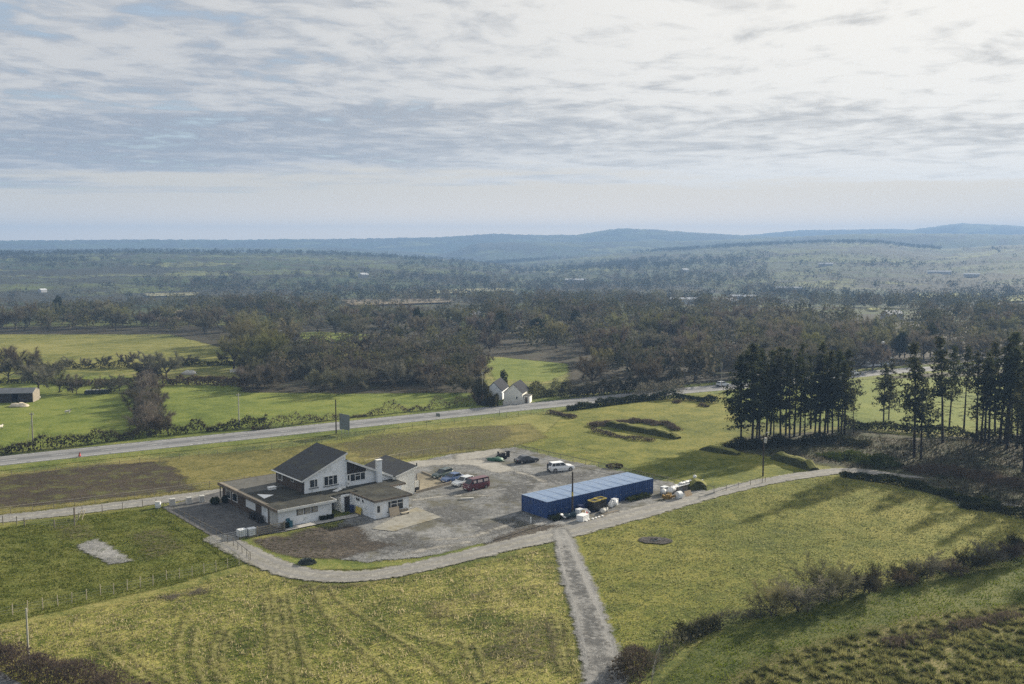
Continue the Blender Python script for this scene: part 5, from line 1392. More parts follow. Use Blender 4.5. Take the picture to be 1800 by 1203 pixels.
# ------------------------------------------------------------------ vehicles
m_tyre = mottled("tyre_rubber", (0.012, 0.012, 0.012), (0.028, 0.028, 0.028), 3.0, 0.8, 0.2)
m_rim = mottled("alloy_rim", (0.30, 0.30, 0.31), (0.45, 0.45, 0.46), 3.0, 0.35, 0.5, metal=0.7)
m_lamp = mottled("clear_lamp", (0.55, 0.57, 0.58), (0.75, 0.76, 0.77), 3.0, 0.15, 0.6)
m_tail = mottled("red_tail_lamp", (0.25, 0.01, 0.01), (0.40, 0.02, 0.02), 3.0, 0.2, 0.5)
m_cglass, nt = new_mat("car_glass"); finish(nt, (0.02, 0.026, 0.030), 0.04, 0.6)
m_plate = mottled("number_plate", (0.62, 0.60, 0.45), (0.72, 0.70, 0.55), 3.0, 0.5, 0.3)

def quad_on(mb, a, b, c, d, u0, u1, v0, v1, off=.012, m=0):
    a, b, c, d = map(Vector, (a, b, c, d))
    f = lambda u, v: (a * (1 - u) + b * u) * (1 - v) + (d * (1 - u) + c * u) * v
    n = (b - a).cross(d - a).normalized() * off
    q = [f(u0, v0) + n, f(u1, v0) + n, f(u1, v1) + n, f(u0, v1) + n]
    mb.add(q + [p - n * 2 for p in q], [(0, 1, 2, 3), (7, 6, 5, 4), (0, 4, 5, 1), (1, 5, 6, 2), (2, 6, 7, 3), (3, 7, 4, 0)], m)

def car(name, L, W, H, belt, hood, gh, mat, roof_mat=None, wheel_r=.33, axles=(.19, .81), label="", group=None, splits=(.36, .70), nose=.75, tail=.95, rails=False):
    """gh: greenhouse x at belt rear, belt front, roof rear, roof front (fractions from the tail)"""
    t = empty(name)
    hw = W / 2
    X = lambda f: (f - .5) * L
    # lower body: stations from tail to nose (x, half width, sill z, top z)
    st = [(0.0, hw * .86, .42, belt * tail - .10), (.025, hw * .95, .28, belt * tail), (.12, hw, .22, belt), (.5, hw, .20, belt), (gh[1], hw, .20, belt - .01), (gh[1] + (1 - gh[1]) * .5, hw * .99, .21, (hood + belt) / 2 - .01), (.95, hw * .93, .25, hood * .93), (.985, hw * .86, .30, hood * nose + .05), (1.0, hw * .78, .36, hood * nose - .10)]
    vs, fs = [], []
    for f, w_, z0, z1 in st:
        x = X(f)
        zm = z0 + (z1 - z0) * .62
        vs += [(x, -w_ * .94, z0), (x, -w_, zm), (x, -w_ * .93, z1), (x, w_ * .93, z1), (x, w_, zm), (x, w_ * .94, z0)]
    for k in range(len(st) - 1):
        for j in range(6): fs.append((k * 6 + j, (k + 1) * 6 + j, (k + 1) * 6 + (j + 1) % 6, k * 6 + (j + 1) % 6))
    fs += [tuple(range(6)), tuple(range((len(st) - 1) * 6 + 5, (len(st) - 1) * 6 - 1, -1))]
    mb = MB().add(vs, fs)
    # greenhouse
    bw, tw_ = hw * .90, hw * .74
    B = [(X(gh[0]), -bw, belt - .02), (X(gh[1]), -bw, belt - .02), (X(gh[1]), bw, belt - .02), (X(gh[0]), bw, belt - .02)]
    T = [(X(gh[2]), -tw_, H), (X(gh[3]), -tw_, H), (X(gh[3]), tw_, H), (X(gh[2]), tw_, H)]
    mb.add(B + T, [(4, 5, 6, 7), (0, 1, 5, 4), (1, 2, 6, 5), (2, 3, 7, 6), (3, 0, 4, 7)])
    mb.build("body", mat, t, smooth=False, bevel=.035)
    if roof_mat: MB().slab([(X(gh[2]) + .05, -tw_ + .05, H + .03), (X(gh[3]) - .05, -tw_ + .05, H + .03), (X(gh[3]) - .05, tw_ - .05, H + .03), (X(gh[2]) + .05, tw_ - .05, H + .03)], .05).build("roof", roof_mat, t)
    if rails:
        for s in (-1, 1): MB().pipe([(X(gh[2]) + .2, s * tw_ * .92, H + .05), (X(gh[3]) - .3, s * tw_ * .92, H + .05)], .025, 5).build("roof_rail", m_black, t)
    w_ = MB(); quad_on(w_, B[1], B[2], T[2], T[1], .06, .94, .12, .92); w_.build("windscreen", m_cglass, t)
    w_ = MB(); quad_on(w_, B[3], B[0], T[0], T[3], .08, .92, .2, .90); w_.build("rear_window", m_cglass, t)
    ed = [.04] + list(splits) + [.965]
    for k in range(len(ed) - 1):
        for s in (0, 1):
            w_ = MB()
            if s == 0: quad_on(w_, B[0], B[1], T[1], T[0], ed[k] + .015, ed[k + 1] - .015, .14, .88)
            else: quad_on(w_, B[2], B[3], T[3], T[2], 1 - ed[k + 1] + .015, 1 - ed[k] - .015, .14, .88)
            w_.build("side_window", m_cglass, t)
    for f in axles:
        for s in (-1, 1):
            wh = MB().tube((X(f), s * (hw - .22), wheel_r), (X(f), s * (hw + .015), wheel_r), wheel_r, n=16).build("wheel", m_tyre, t)
            MB().tube((X(f), s * (hw + .005), wheel_r), (X(f), s * (hw + .03), wheel_r), wheel_r * .62, n=12).build("rim", m_rim, wh)
    for s in (-1, 1):
        MB().box(X(.972), s * hw * .66, hood * nose + .0, .10, .34, .15, s * -.25).build("headlight", m_lamp, t)
        MB().box(X(.012), s * hw * .74, belt * tail - .18, .07, .26, .24).build("tail_light", m_tail, t)
        MB().box(X(gh[1]) - .12, s * (hw + .07), belt + .06, .10, .18, .13).build("mirror", mat, t)
    MB().box(X(.992), 0, .38, .10, W * .74, .18).build("bumper", m_black, t)
    MB().box(X(.004), 0, .42, .08, W * .78, .20).build("bumper", m_black, t)
    MB().box(X(1.0) + .02, 0, .44, .02, .5, .11).build("number_plate", m_lamp, t)
    MB().box(X(0) - .045, 0, .72, .02, .5, .11).build("number_plate", m_plate, t)
    return tag(t, label, "car" if name != "camper_van" else "van", group)

def park(t, rear, front):
    """stand a vehicle with its wheels between two observed ground points"""
    a, b = Vector(G(*rear)), Vector(G(*front))
    d = b - a
    t.location = (*((a + b) / 2), 0)
    t.rotation_euler = (0, 0, math.atan2(d.y, d.x))
    return t

m_green = paint("dark_green_car_paint", (0.020, 0.045, 0.038))
m_cblue = paint("blue_car_paint", (0.040, 0.085, 0.21))
m_silver = paint("silver_car_paint", (0.55, 0.58, 0.60))
m_maroon = paint("maroon_van_paint", (0.10, 0.018, 0.025), rough=0.45)
m_char = paint("charcoal_car_paint", (0.020, 0.022, 0.028))
m_suv = paint("white_car_paint", (0.80, 0.81, 0.81), var=.04)
gp = "vehicles standing on the gravel car park"
park(car("estate_car", 4.5, 1.75, 1.45, .90, .84, (.03, .70, .10, .54), m_green, label="dark green estate car, first of the four parked in a row", group=gp, rails=True), (787, 836), (769, 841.5))
park(car("saloon_car", 4.6, 1.78, 1.42, .92, .86, (.12, .70, .24, .54), m_cblue, label="blue car parked between the green estate and the silver car", group=gp), (808, 843), (783, 849.5))
park(car("family_car", 4.6, 1.80, 1.48, .93, .88, (.04, .72, .14, .54), m_silver, label="silver white car parked beside the maroon van", group=gp), (826, 850), (804, 856))
park(car("camper_van", 4.7, 1.88, 1.98, 1.12, 1.02, (.015, .93, .035, .76), m_maroon, label="maroon van with pale curtained side windows, last of the row of four", group=gp, splits=(.30, .62), axles=(.20, .80), nose=.82, tail=1.0), (851, 857), (823, 863))
park(car("saloon_car", 4.7, 1.82, 1.42, .93, .88, (.14, .70, .27, .53), m_char, label="charcoal saloon standing alone near the top of the car park", group=gp), (913, 815), (938, 812))
park(car("sport_utility_car", 4.9, 2.0, 1.74, 1.08, 1.02, (.02, .70, .10, .55), m_suv, label="white sport utility car in the middle of the car park with a person behind it", group=gp, wheel_r=.40, splits=(.28, .62), nose=.78, tail=1.0), (970, 829.5), (1001, 826.5))
# the van's curtains: pale panels behind the near side glass
van = [o for o in bpy.data.objects if o.name == "camper_van"][0]
m_curt = mottled("pale_curtain", (0.48, 0.38, 0.36), (0.62, 0.52, 0.48), 3.0, 0.8, 0.3)
for s in (-1, 1):
    for x0, x1 in ((-2.0, -1.0), (-.75, .35), (.60, 1.25)):
        MB().box((x0 + x1) / 2, s * .825, 1.52, x1 - x0 - .1, .02, .42, rx=s * .19).build("curtain", m_curt, van)
x, y, z = to_ground(1270, 681)
cr = car("hatchback", 4.2, 1.75, 1.5, .92, .86, (.04, .72, .14, .54), m_silver, label="pale car far off on the main road by the left pine clump", group=None)
cr.location = (x, y, 0.03); cr.rotation_euler = (0, 0, math.atan2(ROAD[8][1] - ROAD[6][1], ROAD[8][0] - ROAD[6][0]) + .1)
x, y, z = to_ground(1500, 660)
cr = car("hatchback", 4.2, 1.75, 1.5, .92, .86, (.04, .72, .14, .54), m_suv, label="white car at the roadside below the far gabled house", group=None)
cr.location = (x, y, 0.03); cr.rotation_euler = (0, 0, .7)

# ------------------------------------------------------------------ the person behind the white car
def person(px, py, rz, label):
    x, y = G(px, py)
    me = bpy.data.meshes.new("person")
    J = {"pel": (0, 0, .95, .15), "wst": (0, 0, 1.12, .135), "chest": (0, -.01, 1.34, .165), "neck": (0, -.01, 1.50, .06), "head": (.01, 0, 1.60, .095), "crown": (.015, 0, 1.70, .08),
         "shl": (0, .18, 1.42, .07), "ell": (.03, .26, 1.16, .05), "wrl": (.16, .22, .98, .036), "hnl": (.22, .20, .92, .035), "shr": (0, -.18, 1.42, .07), "elr": (.02, -.25, 1.15, .05), "wrr": (.12, -.22, .95, .036), "hnr": (.16, -.21, .88, .035),
         "hpl": (0, .10, .90, .10), "knl": (.03, .12, .50, .065), "anl": (-.01, .13, .09, .045), "ftl": (.14, .14, .04, .035), "hpr": (0, -.10, .90, .10), "knr": (.02, -.12, .50, .065), "anr": (-.03, -.13, .09, .045), "ftr": (.12, -.14, .04, .035)}
    ks = list(J)
    E = [("pel", "wst"), ("wst", "chest"), ("chest", "neck"), ("neck", "head"), ("head", "crown"), ("chest", "shl"), ("shl", "ell"), ("ell", "wrl"), ("wrl", "hnl"), ("chest", "shr"), ("shr", "elr"), ("elr", "wrr"), ("wrr", "hnr"), ("pel", "hpl"), ("hpl", "knl"), ("knl", "anl"), ("anl", "ftl"), ("pel", "hpr"), ("hpr", "knr"), ("knr", "anr"), ("anr", "ftr")]
    me.from_pydata([J[k][:3] for k in ks], [(ks.index(a), ks.index(b)) for a, b in E], [])
    o = bpy.data.objects.new("person", me); COL.objects.link(o)
    sk = o.modifiers.new("skin", 'SKIN')
    if not me.skin_vertices: bpy.context.view_layer.objects.active = o
    for i, k in enumerate(ks):
        me.skin_vertices[0].data[i].radius = (J[k][3], J[k][3] * .85)
        me.skin_vertices[0].data[i].use_root = (k == "pel")
    o.modifiers.new("sub", 'SUBSURF').render_levels = 1
    m, nt = new_mat("dark_clothing_and_skin")
    zz = nt.n("ShaderNodeSeparateXYZ", ins={0: objc(nt)}).outputs[2]
    col = nt.ramp(nt.lin(zz, 0, 1.8), [(0, (0.012, 0.012, 0.014)), (.05, (0.02, 0.022, 0.035)), (.50, (0.020, 0.024, 0.022)), (.835, (0.35, 0.20, 0.14)), (.925, (0.03, 0.02, 0.014))], 'CONSTANT')
    finish(nt, col, .85, .2)
    me.materials.append(m)
    o.location = (x, y, 0); o.rotation_euler = (0, 0, rz)
    return tag(o, label, "person")
person(962.5, 829.5, .35, "person in dark clothes standing at the back of the white car")

# ------------------------------------------------------------------ things left round the containers
def crate(name, uv, size, rz, mat, label, cat, z=0.0, strap=None):
    t = empty(name, CLC(uv[0], uv[1], z), CANG + rz, label, cat)
    MB().box(0, 0, size[2] / 2 + .08, size[0], size[1], size[2]).build("body", mat, t, bevel=.03)
    MB().box(0, 0, .04, size[0] * .95, size[1] * .95, .08).build("base", strap or m_wood, t)
    MB().box(0, 0, size[2] + .10, size[0] + .04, size[1] + .04, .04).build("lid", mat, t)
    return t
def sack_heap(name, uv, n, r, mat, label, cat, seed, z=0.0):
    rr = random.Random(seed); t = empty(name, CLC(uv[0], uv[1], z), CANG, label, cat)
    for k in range(n):
        MB().blob(rr.uniform(-r, r), rr.uniform(-r, r) * .6, .32 + rr.random() * .35, rr.uniform(.35, .55), rr.uniform(.3, .5), rr.uniform(.32, .48), seed + k, .35).build("sack", mat, t, smooth=True)
    return t
m_tan = mottled("tan_board", (0.36, 0.27, 0.17), (0.50, 0.39, 0.26), 1.2, 0.85, 0.2)
crate("white_crate", (3.6, -4.0), (1.7, 1.2, .85), .25, m_frame, "white lidded crate on the ground nearest the lane", "crate")
crate("grey_cabinet", (4.6, -2.2), (1.0, .8, 1.15), .1, m_ibc, "grey cabinet with a tan side in front of the third container", "cabinet")
t = empty("tan_panel", CLC(4.95, -2.75, 0), CANG + .1, "tan board leaning on the front of the grey cabinet", "board")
MB().box(0, 0, .55, .8, .05, 1.15, rx=-.12).build("sheet", m_tan, t); MB().box(0, -.02, .04, .9, .12, .07).build("batten", m_wood, t)
sack_heap("teal_tarpaulin_heap", (3.1, -1.9), 3, .8, mottled("teal_tarpaulin", (0.02, 0.045, 0.06), (0.05, 0.09, 0.11), 1.5, 0.5, 0.4, .5), "dark teal tarpaulin heap at the foot of the utility pole", "heap", 3)
sack_heap("rubble_sacks", (6.1, -2.2), 5, 1.2, m_bag, "dirty white sacks between the grey cabinet and the black hoppers", "sacks", 11)
x = CLC(5.6, -2.6); t = empty("fuel_can", x, CANG, "red fuel can among the dirty white sacks", "can")
MB().box(0, 0, .32, .50, .36, .60).build("body", m_red, t, bevel=.04); MB().pipe([(-.12, 0, .62), (-.08, 0, .72), (.12, 0, .72), (.16, 0, .62)], .035, 5).build("handle", m_red, t)
t = empty("blue_drum", CLC(6.2, -.85), 0, "navy drum standing close to the fourth container", "drum")
MB().tube((0, 0, 0), (0, 0, 1.25), .55, n=16).build("shell", m_navy, t); MB().tube((0, 0, 1.25), (0, 0, 1.30), .50, n=16).build("lid", m_bdark, t)
def hopper(uv, rz, label):
    t = empty("tipping_hopper", CLC(*uv), CANG + rz, label, "hopper", "black hoppers with yellow rims")
    MB().box(0, 0, 1.05, 1.5, 1.25, 1.35, taper=1.0).build("bin", m_black, t, bevel=.03)
    mb = MB()
    for sx, sy, lx, ly in ((0, -.64, 1.6, .10), (0, .64, 1.6, .10), (-.76, 0, .10, 1.17), (.76, 0, .10, 1.17)): mb.box(sx, sy, 1.79, lx, ly, .12)
    mb.build("rim", m_yel, t)
    for sx in (-.55, .55): MB().box(sx, 0, .2, .16, 1.3, .36).build("skid", m_bdark, t)
hopper((8.4, -1.5), .06, "black hopper with a yellow rim, left of the two before the containers")
hopper((10.0, -1.2), -.05, "black hopper with a yellow rim, right of the two before the containers")
sack_heap("grey_sacks", (9.3, -3.0), 3, .7, m_concb, "grey sacks on a pallet in front of the right hopper", "sacks", 31)
sack_heap("white_bulk_sacks", (12.2, -1.2), 5, 1.1, m_bag, "bright white bulk sacks against the sixth container", "sacks", 41)
crate("white_box", (13.3, -1.1), (.95, .85, 1.0), .2, m_ibc, "white box at the right end of the bulk sacks", "box")
t = empty("timber_stack", CLC(5.4, -4.6), CANG + .05, "low row of timber and white offcuts laid beside the white crate", "timber")
for k in range(3): MB().box(0, -.2 + k * .2, .08, 5.2, .14, .12).build("plank", m_wood, t)
for k in range(6): MB().box(-1.8 + k * .72, R.uniform(-.15, .15), .21, .42, .28, .14, R.random()).build("offcut", m_frame, t)
t = empty("timber_stack", CLC(9.4, -3.6), CANG + .02, "low timber row laid in front of the hoppers", "timber")
for k in range(3): MB().box(0, -.2 + k * .2, .08, 4.4, .14, .12).build("plank", m_wood, t)
t = empty("marker_post", (*G(933, 920), 0), 0, "small white marker post in the container's shadow", "post")
MB().tube((0, 0, 0), (0, 0, .85), .10, n=8).build("shaft", m_frame, t); MB().tube((0, 0, .85), (0, 0, .98), .12, .04, 8).build("cap", m_frame, t)
t = empty("wheelbarrow", CLC(1.9, -1.6), CANG - 1.2, "pale upturned wheelbarrow beside the utility pole", "wheelbarrow")
MB().box(0, 0, .55, .95, .62, .10, ry=.5).build("tray", m_bag, t); MB().tube((.6, -.06, .2), (.6, .06, .2), .2, n=12).build("wheel", m_tyre, t)
for s in (-.25, .25): MB().tube((.6, s * .3, .2), (-.75, s, .85), .025, n=5).build("handle", m_galv, t)
c = np.array([CLC(*p) for p in np.stack([NP.uniform(-.2, 2.6, 500), NP.uniform(-1.9, -.3, 500), NP.random(500) * .7], 1)])
tag(tri_mesh("weeds", flakes(c, .25, NP), m_ivy), "dark weeds along the front of the first container", "plant")
c = np.array([CLC(*p) for p in np.stack([NP.uniform(16.5, 21.5, 600), NP.uniform(-1.5, -.25, 600), NP.random(600) * .8], 1)])
tag(tri_mesh("weeds", flakes(c, .25, NP), m_gorse), "green weeds along the right hand containers", "plant")
# rubbish pile beyond the right end
def gthing(name, px, py, label, cat, rz=0.0, group=None): return empty(name, (*G(px, py), 0), rz, label, cat, group)
t = gthing("plank_stack", 1203, 862, "long white planks stacked on trestles beside the lane", "planks", CANG + .06)
for k in range(4): MB().box(R.uniform(-.3, .3) + k * .25, -.35 + k * .22, 1.05 + .04 * k, 6.4, .22, .07).build("plank", m_frame, t)
MB().box(3.4, -.2, 1.0, 3.0, .16, .08).build("plank", m_frame, t)
for x in (-2.3, 0.2, 2.3): MB().box(x, 0, .5, .12, 1.0, 1.0).build("trestle", m_wood, t)
for k in range(3): MB().blob(-.6 + k * 1.2, .1, 1.32, .7, .4, .16, 50 + k, .3).build("plastic_wrap", m_bag, t, smooth=True)
t = gthing("grey_tote", 1168, 868, "grey box standing behind the white rubble sacks", "box", CANG)
MB().box(0, 0, .6, 1.1, .9, 1.1).build("body", m_concb, t, bevel=.03); MB().box(0, 0, 1.18, 1.15, .95, .06).build("lid", m_ibc, t)
t = gthing("rubble_sacks", 1176, 870, "white rubble sacks heaped at the right end of the containers", "sacks", CANG)
for k in range(6): MB().blob(R.uniform(-1.3, 1.3), R.uniform(-.5, .5), .45 + R.random() * .6, .6, .5, .45, 70 + k, .35).build("sack", m_bag, t, smooth=True)
t = gthing("rusty_scrap_heap", 1177, 878, "rusty ochre scrap heap in front of the white rubble sacks", "scrap heap", CANG)
m_ochre = mottled("ochre_rust", (0.16, 0.10, 0.03), (0.34, 0.22, 0.06), 2.0, 0.85, 0.2, .4)
for k in range(6): MB().box(R.uniform(-1.2, 1.2), R.uniform(-.4, .4), .35 + R.random() * .35, R.uniform(.6, 1.4), R.uniform(.3, .7), R.uniform(.2, .5), R.random() * 3, ry=R.uniform(-.4, .4)).build("scrap_piece", m_ochre, t)
t = gthing("round_bale", 1193, 877, "pale blue-white wrapped bale at the end of the rubbish pile", "bale", CANG)
MB().tube((-.45, 0, .62), (.45, 0, .62), .62, n=16).build("wrap", m_ibc, t); MB().tube((-.47, 0, .62), (-.452, 0, .62), .3, n=12).build("wrap_centre", m_bag, t)
t = gthing("leaning_board", 1210, 873, "tan board propped against the dark mound by the lane", "board", CANG)
MB().box(0, 0, .5, 1.5, .06, 1.0, rx=-.5).build("sheet", m_tan, t); MB().box(0, -.4, .04, 1.5, .1, .08).build("batten", m_wood, t)
t = gthing("buoy", 1221, 856, "small white ball on the dark mound beside the planks", "buoy")
MB().blob(0, 0, 1.75, .32, .32, .32, 1, .02).build("ball", m_bag, t, smooth=True); MB().tube((0, 0, 2.05), (.05, 0, 2.9), .02, n=5).build("stick", m_wood_l, t)
# on the car park
t = gthing("concrete_kerb", 821, 879, "grey concrete kerb lying alone on the gravel", "kerb", .2)
MB().box(0, 0, .18, 2.2, .42, .34).build("body", m_concb, t, bevel=.04); MB().box(0, -.24, .06, 2.1, .06, .1).build("mortar", m_wood, t)
t = gthing("green_tarpaulin", 872, 811, "green tarpaulin heap at the grassy corner of the car park", "tarpaulin")
m_gt = mottled("green_tarpaulin", (0.02, 0.07, 0.045), (0.05, 0.13, 0.085), 1.5, 0.6, 0.3, .5)
MB().blob(0, 0, .25, 1.5, .8, .5, 5, .4).build("cover", m_gt, t, smooth=True); MB().tube((-1.2, -.3, .1), (1.2, -.2, .15), .06, n=6).build("pole", m_wood, t)
t = gthing("garden_machine", 881, 808, "dark ride-on machine standing beside the green tarpaulin", "machine", .6)
MB().box(0, 0, .75, 1.6, .8, .5).box(.55, 0, 1.05, .6, .7, .4).build("body", m_dark, t, bevel=.05); MB().box(-.45, 0, 1.15, .5, .55, .12).box(-.68, 0, 1.4, .1, .55, .5).build("seat", m_black, t)
for sx in (-.6, .6):
    for s in (-1, 1): MB().tube((sx, s * .38, .38), (sx, s * .58, .38), .38, n=12).build("wheel", m_tyre, t)
MB().tube((.15, 0, 1.1), (-.1, 0, 1.5), .03, n=5).build("steering_column", m_black, t)
wb = empty("wheelie_bin", (*G(892, 804), 0), .5, "black bin with a white post beside it, near the top car park corner", "bin")
MB().box(0, 0, .6, .7, .7, 1.15).build("body", m_black, wb, bevel=.03); MB().box(0, 0, 1.22, .76, .76, .08).build("lid", m_black, wb)
t = gthing("white_post", 888.5, 806, "short white post between the dark machine and the black bin", "post")
MB().tube((0, 0, 0), (0, 0, 1.15), .09, n=8).build("shaft", m_frame, t); MB().box(0, 0, 1.2, .2, .2, .06).build("cap", m_frame, t)
rng = np.random.default_rng(44); x, y = G(1080, 823); c = unit(rng, 350) * np.array([1.6, .5, .45]) + np.array([x, y, .4])
tag(tri_mesh("dark_shrub", flakes(c, .3, rng), m_bramble), "low dark shrub on the fence line at the top edge of the gravel", "shrub")
# fire remains
t = gthing("bonfire_remains", 1153, 951, "charred logs and pale ash left in the burnt ring on the pasture", "bonfire")
for k in range(9): a = R.random() * 6.28; MB().tube((math.cos(a) * .9, math.sin(a) * .6, .08), (math.cos(a + 2) * .7, math.sin(a + 2) * .5, .2 + R.random() * .15), .07, .05, 6).build("log", m_black if k % 3 else m_concb, t)
# ------------------------------------------------------------------ fences
def fence(name, line_px, label, cat="fence", step=2.8, h=1.15, r=.05, mat=None, rails=(), wires=(.35, .7, 1.05), square=False, lean=.03, wr=.011, wmat=None, railmat=None, capped=None, pts=None):
    L = np.array(pts if pts is not None else GL(line_px))
    P = resample(L, step) if step else L
    P = np.vstack([P, L[-1]]) if step else P
    t = empty(name, (P[0][0], P[0][1], 0), 0, label, cat)
    Q = P - P[0]
    tops = []
    for k, q in enumerate(Q[:98]):
        hh = h * R.uniform(.94, 1.08)
        ln = (R.gauss(0, lean), R.gauss(0, lean))
        mb = MB()
        mb.tube((q[0], q[1], -.1), (q[0] + ln[0], q[1] + ln[1], hh), r, r * .9, 6)
        mb.build("post", mat or m_wood, t)
    if rails:
        mb = MB()
        for z in rails: mb.pipe([(q[0], q[1], z) for q in Q], .04, 5)
        mb.build("rail", railmat or m_wood, t)
    if wires:
        mb = MB()
        for z in wires: mb.pipe([(q[0], q[1], z) for q in Q], wr, 3)
        mb.build("wire", wmat or m_galv, t)
    return t
fence("railing", [(288, 896), (330, 917), (380, 944), (410, 961), (440, 986)], "pale post and rail fence between the paddock and the yard", step=1.9, h=1.2, r=.05, mat=m_wood, rails=(1.1,), wires=(.4, .75), railmat=m_wood)
bp = [(x / 3.14, 820 + y / 3.14 + 7) for x, y in ((-40, 820), (70, 800), (152, 785), (237, 770), (320, 750), (398, 735), (477, 715), (555, 690), (628, 685), (703, 665), (775, 650), (845, 635), (920, 610), (990, 600), (1060, 590), (1127, 570), (1193, 560), (1257, 540), (1320, 525), (1375, 512))]
fence("stake_fence", bp, "thin staked wire fence along the lower side of the paddock", step=None, h=1.35, r=.05, mat=m_wood_l, wr=.008)
fence("wire_fence", [(-60, 930), (14, 921), (43, 925)], "weathered wire fence along the drive at the left picture edge", step=2.4, h=1.3, r=.07)
fence("wire_fence", [(43, 925), (80, 929), (131, 925)], "wire fence stretched across the paddock entrance on the left", step=5.0, h=1.2, r=.10)
fence("wire_fence", [(131, 925), (145, 905), (180, 902), (235, 893), (275, 890)], "wire fence along the drive between the white brace and the barrel", step=3.0, h=1.25, r=.06)
fence("rail_fence", [(-60, 912), (0, 905), (60, 898), (130, 890), (270, 872), (390, 856), (440, 849)], "pale railed fence on the upper side of the drive", step=3.0, h=1.25, r=.05, rails=(1.15,), wires=(.4, .8), railmat=m_wood_l)
fence("rail_fence", [(640, 820), (700, 808), (740, 801), (800, 793), (834, 788)], "pale railed fence behind the right roof of the house", step=2.8, h=1.2, r=.05, rails=(1.12,), wires=(.4, .8), railmat=m_wood_l)
fence("wire_fence", [(-60, 848), (0, 840), (60, 834), (150, 826), (250, 814), (350, 804), (450, 793), (550, 781), (600, 774)], "long thin wire fence between the road verge and the ploughed strip", step=3.6, h=1.15, r=.05)
fence("wire_fence", [(600, 772), (680, 760), (760, 750), (850, 740), (920, 731), (1000, 722)], "long thin wire fence on the road verge above the churned ground", step=3.6, h=1.15, r=.05)
fence("rail_fence", [(905, 790), (1000, 811), (1060, 824), (1130, 840), (1200, 855), (1255, 866)], "railed fence between the gravel car park and the pasture", step=3.2, h=1.1, r=.045, rails=(1.0,), wires=(.5,), railmat=m_wood)
fence("wire_fence", [(1255, 868), (1300, 858), (1345, 849)], "short wire fence along the lane below the tall pole", step=3.0, h=1.05, r=.05)
fence("wire_fence", [(1146, 1203), (1152, 1175), (1160, 1150)], "few leaning posts beside the brown bush at the foot of the field hedge", step=2.0, h=1.2, r=.05)
t = gthing("timber_brace", 137, 914, "white timber brace leaning on a tall gatepost at the paddock entrance", "brace")
MB().tube((-.5, 0, -.1), (-.5, 0, 1.9), .12, n=8).build("gatepost", m_bfascia, t)
MB().box(.3, 0, .75, .10, .10, 1.7, ry=.42).build("strut", m_wood_l, t); MB().box(.85, 0, .75, .10, .10, 1.6, ry=.35).build("strut", m_wood_l, t); MB().box(.55, 0, 1.0, .9, .07, .09).build("crossbar", m_wood_l, t)

# ------------------------------------------------------------------ poles and road signs
m_pole = mottled("tarred_pole", (0.040, 0.032, 0.026), (0.085, 0.068, 0.054), 1.5, 0.85, 0.2)
m_pole_l = mottled("pale_weathered_pole", (0.22, 0.205, 0.175), (0.34, 0.32, 0.28), 1.5, 0.85, 0.2)
m_pole_w = mottled("pale_grey_pole", (0.34, 0.33, 0.27), (0.46, 0.45, 0.38), 1.5, 0.85, 0.2)  # palest of the pole greys
def pole(px, py, h, r, mat, label, arm=0.0, band=False, box=False, stay=None, lamp=False, ins=True):
    x, y = G(px, py)
    t = empty("utility_pole", (x, y, 0), R.uniform(-.3, .3), label, "pole")
    MB().tube((0, 0, -.3), (0, 0, h), r, r * .72, 10).build("shaft", mat, t)
    if arm:
        MB().box(0, 0, h - .35, arm, .10, .12).build("crossarm", mat, t)
        if ins:
            for s in (-1, 0, 1): MB().tube((s * arm * .45, 0, h - .29), (s * arm * .45, 0, h - .08), .045, .03, 8).build("insulator", m_concb, t)
    if band: MB().tube((0, 0, 3.25), (0, 0, 3.85), r * .97, r * .95, 10).build("yellow_band", m_yel, t)
    if box:
        MB().tube((.28, 0, h - 1.5), (.28, 0, h - .6), .26, n=12).build("transformer", m_concb, t)
        MB().box(.1, 0, h - 1.1, .3, .1, .1).build("bracket", m_galv, t)
    if lamp: MB().tube((0, 0, h), (.5, 0, h + .35), .04, n=6).box(.65, 0, h + .38, .45, .18, .10).build("lamp_head", m_concb, t)
    if stay: MB().tube((0, 0, h * .9), (stay, .3, 0), .03, n=4).build("stay_wire", m_galv, t)
    return t
pole(1006, 909, 7.0, .16, m_pole, "dark utility pole with a yellow band before the containers", arm=0, band=True)
pole(1341, 838, 7.6, .15, m_pole, "tall dark pole carrying a pale transformer beside the pine clump", arm=1.3, box=True, lamp=True)
pole(591, 763, 7.6, .16, m_pole, "dark roadside pole left of the tall road sign", arm=0)
pole(420.5, 754, 8.0, .13, m_pole_w, "slim pale pole in the long bright meadow", arm=.9)
pole(58.5, 790, 7.5, .15, m_pole_l, "pale stayed pole in the left meadow beside the road", arm=.9, stay=-1.6)
pole(51, 1170, 5.8, .11, m_pole_w, "slim pale pole in the near left corner of the grass", arm=0)
pole(848, 708, 8.0, .10, m_pole_w, "thin pale pole left of the white cottage", arm=.7)
pole(1268, 683, 7.5, .09, m_pole_l, "thin pole beside the far car on the main road", arm=.7)
pole(1124, 692, 3.2, .06, m_pole_l, "short thin post on the far side of the road by the wood", arm=.5, ins=False)
m_signb = mottled("bare_sign_back", (0.13, 0.155, 0.165), (0.22, 0.245, 0.255), 1.5, 0.5, 0.4)
rdv = Vector((ROAD[5][0] - ROAD[4][0], ROAD[5][1] - ROAD[4][1])); rda = math.atan2(rdv.y, rdv.x)
t = empty("road_sign", (*G(606, 764), 0), rda + rad(108), "tall grey road sign seen from behind beside the dark roadside pole", "road sign")
MB().box(0, 0, 2.75, 3.3, .05, 3.4).build("panel", m_signb, t)
mb = MB()
for z in (1.5, 2.3, 3.1, 4.0): mb.box(0, -.06, z, 3.2, .06, .09)
mb.build("rail", m_galv, t)
